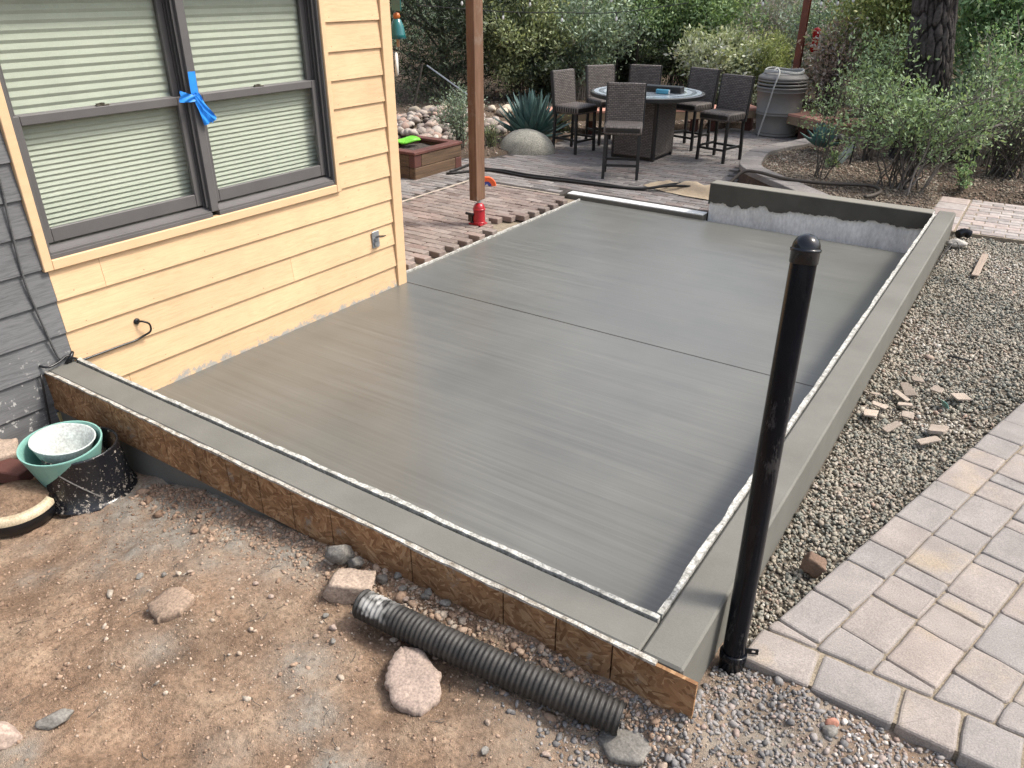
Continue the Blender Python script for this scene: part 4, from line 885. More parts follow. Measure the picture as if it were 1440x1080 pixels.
# pails and broken pot beside the grey siding
mp_ = thing('mint_pail', 'mint green plastic pail with a white pail nested inside, leaning in the black ring', 'pail', (.61, -.27, .0))
c0 = np.array([.655, -.30, .0]); axm = rotm(R(3), R(4), 0)
mesh_np('pail_wall', *lathe([(.085, -.01), (.128, .10), (.178, .272), (.1775, .277), (.171, .277), (.169, .272), (.12, .10), (.078, .0), (0, .0)], 40, c0+np.array([-.05, .03, 0]), ax=axm), m_mint, mp_, smooth=False)
axw = rotm(R(-3), R(6), 0)
mesh_np('inner_pail', *lathe([(.05, .05), (.136, .264), (.140, .270), (.138, .273), (.131, .270), (.108, .20), (.05, .08), (0, .075)], 40, c0+np.array([-.082, .026, .008]), ax=axw), M('dusty_white_plastic', (.60, .66, .63), (.36, .36, .34), 6, .5, .2, 60, .003, speck=.25, sscale=90), mp_, smooth=True)
t = NT('plaster_splashed_black'); P = t.coord(rand=False); sx = t.n('ShaderNodeSeparateXYZ'); t.l(P, sx.inputs[0])
sk = t.math('MULTIPLY', t.ramp(t.noise(P, 55, 5, .7), [(.60, 0.0), (.63, 1.0)]), t.ramp(t.noise(P, 8, 3), [(.42, .25), (.6, 1.0)]))
lowm = t.math('MULTIPLY', t.ramp(sx.outputs['Z'], [(.015, 1.0), (.075, 0.0)]), t.ramp(t.noise(P, 26, 6, .75), [(.54, 0.0), (.60, .8)]))
t.set(t.mix((.010, .010, .012), (.42, .37, .31), t.math('MAXIMUM', sk, lowm)), t.math('ADD', .22, t.math('MULTIPLY', lowm, .5)), .5); m_splash = t.m
br = thing('black_pail_ring', 'black plastic pail section splashed with plaster, standing round the mint pail', 'pail', (.69, -.22, 0))
pr = [(.19, -.03), (.207, -.028), (.207, -.014), (.196, -.006), (.191, .0), (.170, .225), (.172, .236), (.164, .236), (.162, .22), (.181, .0)]
mesh_np('ring_wall', *lathe(pr, 44, (.655, -.225, .008), R(-92), R(120)), m_splash, br, smooth=True)
mesh_np('cut_lip', *tube([(.655+(.1925-.02*z/.22)*math.cos(a), -.225+(.1925-.02*z/.22)*math.sin(a), z) for a, z in zip(np.linspace(-1.58, -.2, 14), .225-.19*np.linspace(0, 1, 14)**1.6)], .003, 5), M('cut_edge', (.16, .15, .14)), br)
pot = thing('broken_pot', 'broken black pot with a cream rim and dirt on top at the left edge', 'pot', (.60, -.54, 0))
mesh_np('pot_wall', *lathe([(.15, -.04), (.165, -.03), (.172, .03), (.165, .035)], 30, (.575, -.53, .02), R(-125), R(40)), m_black, pot, smooth=True)
mesh_np('cream_rim', *lathe([(.1745, .028), (.176, .05), (.150, .068), (.148, .062), (.166, .032)], 30, (.575, -.53, .02), R(-125), R(40)), M('cream_glaze', (.55, .47, .33), (.42, .34, .23), 14, .5), pot, smooth=True)
mesh_np('dirt_fill', *lathe([(.151, .062), (.11, .09), (.06, .108), (0, .112)], 30, (.575, -.53, .02)), m_dirt, pot, smooth=True)
mesh_np('wood_block', *bar((.12, -.47, .06), (.40, -.37, .06), .12, .07, c=.006), m_dkwood, None, (.26, -.42, .02)); tag(bpy.data.objects['wood_block'], 'dark brown timber offcut beside the mint pail', 'timber')
flatstone('rock', 'flat tan stone against the grey siding behind the timber offcut', [(.05, -.5), (.22, -.47), (.25, -.33), (.12, -.27), (.04, -.33)], .06, .06, m_stone, 95, (0, 0))

# ================================================================== PATIO OBJECTS
ps = thing('timber_post', 'brown timber post held up by a red bottle jack on the brick paving', 'post', (-.39, 4.40, .295))
t = NT('post_timber'); P = t.coord((9, 9, .9), rand=False); P2 = t.coord(rand=False)
col = t.ramp(t.noise(P, 3, 7, .6, .6), [(.3, (.115, .062, .037)), (.7, (.19, .108, .068))]); col = t.mix(col, (.21, .17, .135), t.ramp(t.noise(P2, 6, 5, .7), [(.56, 0.0), (.7, .6)])); t.bump(t.noise(P, 8, 5), .4, .003); t.set(col, .8, .25)
mesh_np('post_shaft', *box(-.435, -.345, 4.33, 4.47, .296, 3.1, .005), t.m, ps)
m_jack = M('red_jack_enamel', (.38, .014, .022), (.30, .012, .018), 8, .3, .1, 60, .002, spec=.5, speck=.15, sscale=60)
jk = thing('bottle_jack', 'red bottle jack standing on the brick paving under the timber post', 'jack', (-.385, 4.40, .05))
mesh_np('jack_base', *box(-.465, -.315, 4.345, 4.465, .051, .066, .004), m_jack, jk)
mesh_np('jack_body', *lathe([(.060, .066), (.058, .08), (.058, .205), (.056, .225), (.046, .248), (.028, .262), (.02, .266)], 28, (-.375, 4.405, 0)), m_jack, jk, smooth=True)
for zz in (.075, .205): mesh_np('body_band', *lathe([(.058, zz-.007), (.064, zz-.004), (.064, zz+.004), (.057, zz+.008)], 28, (-.375, 4.405, 0)), m_jack, jk, smooth=True)
mesh_np('ram', *lathe([(.02, .262), (.02, .286), (.026, .287), (.026, .296), (0, .296)], 18, (-.375, 4.405, 0)), m_galv, jk)
mesh_np('pump_block', *box(-.475, -.425, 4.35, 4.41, .075, .15, .006), M('oily_steel', (.10, .075, .06), None, 20, .5, metal=.4), jk)
mesh_np('lever_socket', *tube([(-.49, 4.34, .16), (-.40, 4.355, .152)], .013, 10), m_metal_blk, jk)
mesh_np('release_valve', *lathe([(0, 0), (.010, 0), (.010, .02), (0, .02)], 10, (-.41, 4.345, .085), ax=[[1, 0, 0], [0, 0, 1], [0, -1, 0]]), m_metal_blk, jk)
dc = thing('toy_disc', 'orange half disc with a blue centre standing on the paving behind the post', 'disc', (-1.25, 5.76, .05))
ax = [[.80, .60, 0], [0, 0, 1], [-.6, .8, 0]]
mesh_np('orange_arc', *lathe([(.055, -.02), (.105, -.022), (.112, 0), (.105, .022), (.055, .02), (.055, -.02)], 20, (-1.25, 5.76, .053), 0, math.pi, ax), M('orange_plastic', (.72, .13, .04), (.65, .11, .04), 8, .45), dc)
mesh_np('blue_arc', *lathe([(.02, -.017), (.0545, -.017), (.0545, .017), (.02, .017), (.02, -.017)], 16, (-1.25, 5.76, .053), 0, math.pi, ax), M('blue_plastic', (.05, .07, .28), None, 8, .45), dc)

# timber planter
pn = thing('timber_planter', 'red brown timber planter box full of dark soil beside the patio', 'planter', (-2.48, 5.98, .04))
x0, x1, y0, y1 = -2.85, -2.14, 5.52, 6.45
for z0, z1, sh in ((.045, .185, 0), (.187, .335, .13)):
    a = sh
    for q in ((x1-.09, x1, y0+a, y1-(.13-a)), (x0, x0+.09, y0+a, y1-(.13-a))): mesh_np('timber', *box(*q, z0, z1, .008), m_wood, pn)
    for q in ((x0+.092, x1-.092, y0, y0+.09), (x0+.092, x1-.092, y1-.09, y1)): mesh_np('timber', *box(*q, z0, z1, .008), m_wood, pn)
    mesh_np('timber_end', *box(x1-.089, x1-.001, *((y1-.128, y1) if a == 0 else (y0, y0+.128)), z0, z1-.001, .006), m_dkwood, pn)
for q in ((x1-.115, x1+.012, y0-.01, y1+.01), (x0-.012, x0+.115, y0-.01, y1+.01), (x0+.117, x1-.117, y0-.01, y0+.115), (x0+.117, x1-.117, y1-.115, y1+.01)): mesh_np('cap_board', *box(*q, .337, .372, .005), m_dkwood, pn)
v, f = grid(np.linspace(x0+.09, x1-.09, 30), np.linspace(y0+.09, y1-.09, 60), lambda x, y: .305+.05*fbm(x*9, y*9, 3, 4)); mesh_np('soil_fill', v, f, M('dark_potting_soil', (.10, .085, .07), (.05, .042, .036), 30, .95, 1, 60, .02, speck=.5), pn, smooth=True)
tr_ = thing('garden_trowel', 'bright green toy shovel lying on the planter edge', 'shovel', (-2.62, 5.8, .38))
v, f = ICO[3]; v = v*np.array([.07, .17, .028]); v[:, 2] += .015*np.sin(v[:, 1]*20); mesh_np('blade', v@rotm(0, .3, -.5)+np.array([-2.66, 6.02, .395]), [tuple(q) for q in f], M('lime_plastic', (.16, .55, .04), None, 8, .4), tr_, smooth=True)
mesh_np('handle', *tube([(-2.60, 5.88, .40), (-2.52, 5.74, .41)], .012, 8), bpy.data.materials['lime_plastic'], tr_)

# wicker
def wicker(name, plane):
    t = NT(name); tc = t.n('ShaderNodeTexCoord'); sx = t.n('ShaderNodeSeparateXYZ'); t.l(tc.outputs['Object'], sx.inputs[0]); cb = t.n('ShaderNodeCombineXYZ')
    for i, a in enumerate(plane): t.l(sx.outputs[a], cb.inputs[i])
    bt = t.n('ShaderNodeTexBrick'); bt.offset = .5; t.l(cb.outputs[0], bt.inputs[0]); bt.inputs['Scale'].default_value = 1
    bt.inputs['Brick Width'].default_value = .046; bt.inputs['Row Height'].default_value = .0205; bt.inputs['Mortar Size'].default_value = .0034; bt.inputs['Mortar Smooth'].default_value = .6
    bt.inputs['Color1'].default_value = (.165, .143, .129, 1); bt.inputs['Color2'].default_value = (.105, .090, .082, 1); bt.inputs['Mortar'].default_value = (.018, .015, .013, 1)
    t.bump(t.math('SUBTRACT', 1.0, bt.outputs['Fac']), .9, .006); return t.set(bt.outputs['Color'], .6, .35)
m_wv = wicker('wicker_upright', 'XZY'); m_wh = wicker('wicker_flat', 'XYZ'); m_ws = wicker('wicker_side', 'YZX')
def softbox(sx, sy, sz, r, n=3):
    bm = bmesh.new(); bmesh.ops.create_cube(bm, size=1); bmesh.ops.scale(bm, vec=(sx, sy, sz), verts=bm.verts)
    bmesh.ops.bevel(bm, geom=bm.edges[:], offset=r, segments=n, affect='EDGES', profile=.5)
    v = np.array([p.co[:] for p in bm.verts]); f = [tuple(q.index for q in p.verts) for p in bm.faces]; bm.free(); return v, f
def make_chair():
    c = thing('bar_chair', '', 'chair', (0, 0, 0), 'wicker bar chairs round the fire table')
    v, f = softbox(.46, .45, .105, .035); v[:, 2] += .012*np.cos(v[:, 0]*5)*np.cos(v[:, 1]*5)*(v[:, 2] > 0); mesh_np('seat', v+np.array([0, .0, .575]), f, m_wh, c, smooth=True)
    v, f = softbox(.455, .05, .56, .018, 2); v[:, 2] += .28+.50; v[:, 1] -= .185+.12*(v[:, 2]-.5); mesh_np('backrest', v, f, m_wv, c, smooth=False)
    for sx in (-1, 1):
        mesh_np('leg', *bar((sx*.205, .195, 0), (sx*.198, .185, .53), .036, .036, (0, 1, 0), .004), m_metal_blk, c)
        mesh_np('leg', *bar((sx*.205, -.215, 0), (sx*.198, -.19, .53), .036, .036, (0, 1, 0), .004), m_metal_blk, c)
        mesh_np('stretcher', *bar((sx*.203, -.19, .185), (sx*.203, .172, .185), .02, .028), m_metal_blk, c)
        mesh_np('back_frame', *bar((sx*.233, -.185, .50), (sx*.233, -.255, 1.055), .016, .045, (0, 1, 0), .002), m_metal_blk, c)
    for y in (.192, -.208): mesh_np('stretcher', *bar((-.184, y, .165), (.184, y, .165), .02, .028), m_metal_blk, c)
    return c
c0 = make_chair(); first = True
for x, y, a, lb in ((-.195, 7.135, math.atan2(-.91, .41)-math.pi/2, 'wicker bar chair nearest the camera, its back to the fire table'), (-1.476, 8.215, math.atan2(-.17, .98)-math.pi/2, 'wicker bar chair at the left end of the fire table beside the agave'),
                    (.44, 8.81, math.atan2(-.97, -.22)-math.pi/2, 'wicker bar chair at the right, nearest the big barrel'), (-.255, 9.42, math.atan2(-.97, -.22)-math.pi/2, 'wicker bar chair between the fire table and the rightmost chair'),
                    (-1.42, 9.05, math.atan2(-.55, .84)-math.pi/2, 'wicker bar chair behind the left end of the fire table, angled to the right'), (-1.03, 9.36, math.atan2(-1, .25)-math.pi/2, 'wicker bar chair straight behind the fire table, mostly hidden by the tabletop')):
    o = c0 if first else dup(c0, (0, 0, 0)); first = False
    o.location = (x, y, .052); o.rotation_euler = (0, 0, a); o['label'] = lb
ft = thing('fire_table', 'round glass topped fire table on a wicker column', 'table', (-.5, 8.42, .05))
t = NT('mosaic_top'); P = t.coord(rand=False); sx = t.n('ShaderNodeVectorMath', operation='LENGTH'); mpp = t.n('ShaderNodeMapping'); t.l(P, mpp.inputs[0]); mpp.inputs['Scale'].default_value = (1, 1, 0); t.l(mpp.outputs[0], sx.inputs[0])
col = t.ramp(sx.outputs['Value'], [(.0, (.24, .27, .29)), (.50, (.24, .27, .29)), (.51, (.50, .56, .59)), (.575, (.50, .56, .59)), (.585, (.20, .23, .25)), (.65, (.42, .48, .52)), (.71, (.10, .10, .10))], 'CONSTANT')  # pale blue grey puts the sky's reflection into the colour of the ringed top
t.set(t.mix(col, t.ramp(t.noise(P, 60, 4), [(.3, .7), (.7, 1.3)]), 1.0, 'MULTIPLY'), .22, .6); m_top = t.m
mesh_np('tabletop', *lathe([(.60, .835), (.735, .84), (.752, .85), (.752, .892), (.74, .899), (.0, .9)], 72, (-.5, 8.42, 0)), m_top, ft)
mesh_np('table_rim', *lathe([(.7545, .848), (.760, .852), (.760, .889), (.7545, .893)], 72, (-.5, 8.42, 0)), m_metal_blk, ft)
mesh_np('burner_tray', *box(-.85, -.15, 8.1, 8.75, .80, .834, .004), m_metal_blk, ft)
X0, X1, YY0, YY1 = -.855, -.205, 8.13, 8.79
for a in ((X0+.05, X1-.05, YY0, YY0+.02, m_wv), (X0+.05, X1-.05, YY1-.02, YY1, m_wv), (X0, X0+.02, YY0+.05, YY1-.05, m_ws), (X1-.02, X1, YY0+.05, YY1-.05, m_ws)):
    mesh_np('wicker_panel', *box(*a[:4], .10, .80, .004), a[4], ft)
for xx in (X0+.01, X1-.06):
    for yy in (YY0+.01, YY1-.06): mesh_np('corner_post', *box(xx, xx+.05, yy, yy+.05, .052, .80, .004), m_metal_blk, ft)
mesh_np('plinth', *box(X0+.03, X1-.03, YY0+.03, YY1-.03, .058, .099, .004), m_metal_blk, ft)
cv_ = thing('burner_cover', 'black box shaped burner cover lying on the fire table', 'cover', (-.36, 8.47, .90))
mesh_np('cover_body', *box(-.30, .30, -.09, .09, .0, .075, .008, rotz(.10), (-.34, 8.47, .902)), m_metal_blk, cv_)
mesh_np('cover_lip', *box(-.31, .31, -.10, .10, .0, .012, .003, rotz(.10), (-.34, 8.47, .9015)), m_black, cv_)
cn = thing('blue_carton', 'small pale blue and silver carton on the fire table before the black cover', 'carton', (-.19, 8.26, .9))
mesh_np('carton_body', *box(-.085, .085, -.03, .03, 0, .055, .008, rotz(.1), (-.22, 8.27, .902)), M('blue_carton_print', (.10, .34, .46), (.06, .24, .36), 14, .35), cn)
mesh_np('carton_end', *box(.086, .092, -.028, .028, .003, .052, .003, rotz(.1), (-.22, 8.27, .902)), M('silver_end', (.5, .55, .58), None, 9, .3), cn)

# urn like barrel with the hose
ur = thing('storage_barrel', 'big grey brown ribbed barrel at the edge of the patio', 'barrel', (.486, 11.2, .05))
UC = np.array([.486, 11.2, 0]); m_urn = M('taupe_plastic', (.215, .205, .188), (.185, .175, .16), 5, .55, .05, 90, .002, spec=.35, speck=.05)
pr = [(0, .05), (.29, .05), (.305, .056), (.308, .085), (.298, .092), (.300, .1), (.307, .11), (.302, .13), (.299, .14), (.312, .25), (.324, .36), (.334, .364), (.336, .385), (.328, .392), (.328, .396), (.336, .402), (.336, .42), (.329, .427), (.348, .58), (.358, .70), (.368, .704), (.368, .716), (.361, .72), (.361, .727), (.370, .731), (.370, .742)]
mesh_np('barrel_body', *lathe(pr+[(0, .742)], 44, UC), m_urn, ur, smooth=True)
for i in range(3):
    z = .76+.05*i; rr_ = .378-.004*i; mesh_np('rib', *lathe([(rr_-.02, z-.014), (rr_, z-.008), (rr_+.002, z+.006), (rr_-.004, z+.016), (rr_-.03, z+.02)], 44, UC), m_urn, ur, smooth=True)
mesh_np('lid', *lathe([(.366, .885), (.372, .895), (.365, .915), (.31, .955), (.2, .965), (0, .968)], 44, UC), m_urn, ur, smooth=True)
cs = [(.29*math.cos(a), .29*math.sin(a), .975+.012*math.sin(a*3)) for a in np.linspace(.5, 2*math.pi*2.7, 60)]
cs = [(UC[0]+x*(1-.05*(i/60)), UC[1]+y*(1-.05*(i/60)), z+.014*(i/22)) for i, (x, y, z) in enumerate(cs)]
e = cs[-1]; cs += [(UC[0]-.05, UC[1]-.20, 1.04), (UC[0]+.03, UC[1]-.35, .99), (UC[0]-.0, UC[1]-.42, .8), (UC[0]-.05, UC[1]-.42, .5), (UC[0]-.11, UC[1]-.43, .2), (UC[0]-.13, UC[1]-.44, .07)]
m_hosew = M('pale_hose', (.46, .46, .43), (.38, .38, .36), 9, .45, .05)
wh = mesh_np('pale_hose', *tube(smoothpath(cs, 3), .0125, 8), m_hosew, None, tuple(UC+[0, 0, .96]), True); tag(wh, 'pale garden hose coiled on the barrel lid with one end hanging down its front', 'hose')

# dark hoses on the patio and the canvas
m_hose = M('dark_hose', (.022, .02, .018), (.014, .013, .012), 9, .6, .1, 90, .002)
def hose(label, pts, r=.014, mat=None):
    o = mesh_np('hose', *tube(smoothpath(pts, 6), r, 8), mat or m_hose, None, tuple(pts[len(pts)//2]), True); tag(o, label, 'hose'); return o
hose('dark hose running across the patio just behind the slab towards the canvas', [(-2.0, 5.95, .068), (-1.69, 6.40, .068), (-1.1, 6.38, .068), (-.53, 6.46, .068), (.0, 6.52, .068), (.37, 6.63, .072), (.7, 6.85, .13), (1.0, 6.87, .12), (1.3, 6.8, .1)], .016)
hose('dark hose curving from the planter corner and joining the one behind the slab', [(-2.02, 6.05, .07), (-2.1, 6.6, .07), (-2.22, 6.95, .07), (-2.0, 6.72, .07), (-1.8, 6.46, .07), (-1.5, 6.5, .07), (-1.1, 6.47, .07), (-.6, 6.53, .07), (-.1, 6.56, .07), (.3, 6.57, .07), (.65, 6.74, .12), (.95, 6.78, .13), (1.28, 6.72, .1)], .015)
hose('brown hose looped along the stone cap and gravel of the raised bed', [(1.22, 7.0, .16), (1.33, 7.14, .29), (1.5, 7.16, .305), (1.8, 7.08, .29), (2.2, 7.19, .27), (2.62, 7.36, .27), (2.78, 7.22, .265), (2.76, 7.0, .26), (2.70, 6.86, .26)], .019, M('brown_hose', (.075, .062, .05), (.05, .042, .035), 9, .6))
n, m_ = 40, 26; g = G(); U_, V_ = np.meshgrid(np.linspace(0, 1, n), np.linspace(0, 1, m_))
X = .28+1.0*U_+.06*(V_-.5); Y = 6.98-.22*U_+(V_-.5)*(.30+.16*np.sin(U_*3.1))
Z = .056+.13*np.exp(-((V_-.45)/.25)**2)*np.clip(.5+1.8*fbm(U_*4, V_*2, 8, 3)+.5*U_, .1, 1.3)*np.sin(np.clip(U_*1.1, .05, 1)*math.pi*.55+.15)+.02*np.abs(fbm(U_*14, V_*10, 12, 3)); Z[:, 0] = .056
v = np.column_stack([X.ravel(), Y.ravel(), Z.ravel()]); i = np.arange(n-1)[None, :]+np.arange(m_-1)[:, None]*n; q = np.stack([i, i+1, i+1+n, i+n], -1).reshape(-1, 4)
tag(mesh_np('canvas_sheet', v, q, M('tan_canvas', (.46, .37, .26), (.36, .28, .19), 7, .9, .5, 60, .006, speck=.2), None, (.8, 6.9, .05), True), 'crumpled tan canvas sheet on the patio against the end of the far wall', 'canvas')

# raised bed: curved block wall with capstones
rw = thing('raised_bed_wall', 'curved low block wall with grey capstones round the gravel bed', 'garden wall', (1.2, 8.5, .05))
RP = smoothpath([(x, y, 0) for x, y in RING], 8)[:, :2]; Tn = np.gradient(RP, axis=0); Tn /= np.linalg.norm(Tn, axis=1)[:, None]; Nn = np.stack([-Tn[:, 1], Tn[:, 0]], 1)
Sg = np.concatenate([[0], np.cumsum(np.linalg.norm(np.diff(RP, axis=0), axis=1))]); at = lambda s: (np.array([np.interp(s, Sg, RP[:, k]) for k in (0, 1)]), np.array([np.interp(s, Sg, Nn[:, k]) for k in (0, 1)]))
m_cap = M('grey_capstone', (.27, .245, .225), (.205, .185, .17), 5, .85, .4, 120, .004, speck=.3, sscale=120, orand=.12); m_blk = M('brown_wall_block', (.155, .105, .08), (.09, .065, .05), 6, .9, .8, 40, .012, speck=.3, orand=.15)
s = 0; rg = np.random.default_rng(3)
while s < Sg[-1]-.1:
    e = min(s+.285, Sg[-1]); q = []
    for tt in (s+.003, (s+e)/2, e-.003):
        p, n_ = at(tt); q.append((p, n_))
    o_, i_ = [tuple(p+n_*-.012) for p, n_ in q], [tuple(p+n_*.24) for p, n_ in q]
    P = o_+i_[::-1]
    if sum(P[k-1][0]*P[k][1]-P[k][0]*P[k-1][1] for k in range(len(P))) < 0: P = P[::-1]
    mesh_np('capstone', *prism(P, .205, .268+rg.normal(0, .002), .008), m_cap, rw)
    o_, i_ = [tuple(p+n_*.005) for p, n_ in q], [tuple(p+n_*.20) for p, n_ in q]; P = o_+i_[::-1]
    if sum(P[k-1][0]*P[k][1]-P[k][0]*P[k-1][1] for k in range(len(P))) < 0: P = P[::-1]
    mesh_np('wall_block', *prism(P, .02, .204, .012), m_blk, rw); s = e
# curved bench behind the patio
be = thing('garden_bench', 'low curved bench with reddish top boards behind the patio', 'bench', (0, 11.2, .05))
bf_ = [(-2.55, 8.95), (-1.74, 9.52), (-.40, 10.75), (.20, 11.28), (.93, 10.82), (1.50, 10.33), (1.72, 10.46), (2.1, 10.9)]
m_redtop = M('red_bench_board', (.50, .26, .195), (.42, .21, .155), 4, .7, .3, 40, .003, (1, 1, 1), .25, .15, orand=.12); m_face = M('tan_bench_face', (.30, .22, .145), (.21, .155, .10), 4, .75, .3, 30, .003)
for k in range(len(bf_)-1):
    a, b = np.array(bf_[k]), np.array(bf_[k+1]); d2 = (b-a)/np.linalg.norm(b-a); nn = np.array([-d2[1], d2[0]])
    for j in range(4):
        p0, p1 = a+nn*(.0+.115*j)+d2*(.004+.04*j*(k in (4,))), b+nn*(.115*j)-d2*.004
        P = [tuple(p0), tuple(p1), tuple(p1+nn*.111), tuple(p0+nn*.111)]; mesh_np('top_board', *prism(P, .385, .42, .004), m_redtop, be)
    mesh_np('face_beam', *bar((*(a+nn*.02+d2*.006), .325), (*(b+nn*.02-d2*.006), .325), .035, .115, c=.004), m_face, be)
    for tt in (.12, .88):
        p = a+(b-a)*tt+nn*.2; mesh_np('bench_leg', *box(p[0]-.05, p[0]+.05, p[1]-.05, p[1]+.05, -.02, .384), m_dkwood, be)
# red steel post, lantern, light strings, stakes
m_rust = M('rust_red_steel', (.20, .062, .035), (.12, .04, .025), 9, .6, .3, 60, .003, spec=.4)
rp = thing('steel_post', 'rust red steel post rising behind the barrel', 'post', (.38, 12.2, .1))
for nm, w in (('web', (.012, .10)), ('flange', (.10, .012)), ('flange', (.10, .012))):
    off = {'web': 0}.get(nm, .05 if not any(c.name.startswith('flange') for c in rp.children) else -.05)
    mesh_np(nm, *bar((.39, 12.2+off, .0), (.40, 12.2+off, 3.2), *w, up=(0, 1, 0)), m_rust, rp)
ln = thing('hanging_feeder', 'red feeder hanging beside the rust red post', 'feeder', (.56, 12.43, 1.2))
m_redg = M('red_feeder_glass', (.48, .015, .02), None, 9, .25)
mesh_np('feeder_body', *lathe([(0, .0), (.05, .01), (.07, .05), (.045, .10), (.05, .2), (.065, .30), (.05, .36), (0, .38)], 16, (.56, 12.43, 1.18)), m_redg, ln, smooth=True)
mesh_np('hook', *tube(smoothpath([(.56, 12.43, 1.55), (.56, 12.43, 1.75), (.47, 12.3, 1.82), (.40, 12.2, 1.80)], 5), .006, 6), m_metal_blk, ln, smooth=True)
mesh_np('perch', *tube([(.41, 12.25, 1.29), (.56, 12.43, 1.32)], .008, 6), m_redg, ln)
m_bulb = M('frosted_bulb', (.75, .75, .72), None, 8, .15, .0, spec=.6, speck=0)
def lights(label, pts, bulbs):
    r_ = thing('string_lights', label, 'string lights', pts[0], 'bulb strings over the patio'); P = smoothpath(pts, 8); mesh_np('wire', *tube(P, .006, 5), m_metal_blk, r_)
    for b in bulbs:
        x = np.array(b); mesh_np('socket', *lathe([(0, .0), (.010, 0), (.012, -.04), (0, -.04)], 8, x), m_metal_blk, r_); mesh_np('bulb', *lathe([(.008, -.04), (.014, -.055), (.017, -.075), (.010, -.092), (0, -.096)], 10, x), m_bulb, r_, smooth=True)
lights('upper string of clear bulbs left of the rust red post', [(-3.7, 6.86, 2.06), (-2.89, 7.52, 2.0), (-2.14, 8.04, 1.99), (-1.2, 8.58, 2.05), (-.02, 9.11, 2.12)], [(-2.89, 7.52, 1.995), (-2.14, 8.04, 1.985), (-1.2, 8.58, 2.045)])
lights('lower string of clear bulbs in front of the shrubs', [(-3.4, 7.2, 1.90), (-2.44, 7.84, 1.83), (-1.77, 8.27, 1.82), (-1.13, 8.62, 1.83), (-.3, 9.05, 1.95)], [(-2.44, 7.84, 1.825), (-1.77, 8.27, 1.80), (-1.13, 8.62, 1.82)])
lights('string of clear bulbs right of the rust red post', [(.3, 9.2, 2.08), (.6, 9.32, 2.02), (1.28, 9.52, 2.03), (1.47, 9.56, 2.04), (1.64, 9.6, 2.08), (2.2, 9.7, 2.15)], [(.6, 9.32, 2.015), (1.28, 9.52, 2.025), (1.47, 9.56, 2.03), (1.64, 9.6, 2.07)])
fe = thing('wire_fence', 'black wire fence with thin steel posts among the shrubs', 'fence', (-4, 12.8, .1))
fp = [(-4.9, 12.0, 1.15), (-3.55, 12.77, 1.4), (-3.25, 12.93, 1.62), (-2.9, 13.08, 1.5), (-1.9, 13.4, 1.4)]
for x, y, z in fp: mesh_np('fence_post', *bar((x, y, .0), (x, y, z), .045, .045, (0, 1, 0)), m_metal_blk, fe)
g = G()
for z in np.arange(.3, 1.4, .15):
    for a, b in zip(fp, fp[1:]): g.add(*tube([(a[0], a[1], z), (b[0], b[1], z)], .0025, 3))
g.build('fence_wire', m_metal_blk, fe)
pp_ = mesh_np('prop_pole', *tube([(-4.88, 9.14, .93), (-4.2, 9.03, .66), (-3.6, 8.95, .42)], .014, 8), m_galv, None, (-4.2, 9.0, .4)); tag(pp_, 'thin grey metal pole leaning out of the dark tree at the left', 'pole')
gst = mesh_np('leaning_stake', *tube([(-4.95, 9.1, .95), (-5.15, 9.0, .1)], .016, 6), m_branch, None, (-5.1, 9, .1)); tag(gst, 'dark stake propped under the dark tree at the left', 'stake')
gbt = thing('garden_plaque', 'pale slanted plaque standing in the gravel bed', 'plaque', (2.1, 8.55, .24))
mesh_np('plate', *bar((2.06, 8.52, .26), (2.17, 8.60, .46), .10, .012, (1, -1, 0)), M('pale_slate', (.33, .38, .37), None, 9, .6), gbt); mesh_np('plaque_stake', *tube([(2.17, 8.6, .2), (2.18, 8.61, .5)], .012, 6), m_metal_blk, gbt)
spk = mesh_np('spot_light', *lathe([(0, 0), (.03, 0), (.045, .16), (.0, .17)], 12, (1.80, 9.45, .3), ax=rotm(.6, .5, 0)), m_metal_blk, None, (1.8, 9.45, .25)); tag(spk, 'small black garden spotlight beside the little agave', 'spotlight')
v, f = ICO[4]; v = v*(1+.05*fbm(v[:, 0]*2+3, v[:, 1]*2+v[:, 2], 4, 4))[:, None]*np.array([.43, .34, .31]); f = [tuple(q) for q in f]; bo = mesh_np('boulder', v+np.array([-2.04, 7.85, .03]), f, M('speckled_granite', (.34, .325, .27), (.26, .25, .21), 8, .85, .4, 60, .005, speck=.4, sscale=70), None, (-2.06, 7.85, .05), True); tag(bo, 'rounded granite boulder in front of the agave at the patio edge', 'boulder')

# ================================================================== STONES AND PLANTS
gzf = lambda x, y: float(garden_z(np.array(float(x)), np.array(float(y))))
rp_ = thing('cobble_pile', 'pile of mixed river cobbles behind the planter', 'stones', (-4, 8.2, .1))
t = NT('river_cobble'); P = t.coord(); orr = t.orand()
col = t.ramp(orr, [(0, (.16, .13, .115)), (.25, (.25, .21, .18)), (.45, (.33, .22, .175)), (.65, (.36, .32, .28)), (.85, (.24, .20, .175)), (1, (.50, .45, .39))]); col = t.mix(col, t.ramp(t.noise(P, 14, 5), [(.3, .75), (.7, 1.2)]), 1.0, 'MULTIPLY'); t.bump(t.noise(P, 60, 5), .3, .004); m_cob = t.set(col, .75, .3)
cms = []
for k in range(6):
    v, f = rock(500+k, (1, .78, .62), 2, 30, .012); me = D.meshes.new('stone'); me.from_pydata(v.tolist(), [], f); me.polygons.foreach_set('use_smooth', np.ones(len(f), bool)); me.materials.append(m_cob); cms.append(me)
rg = np.random.default_rng(77); org = np.array(rp_.location)
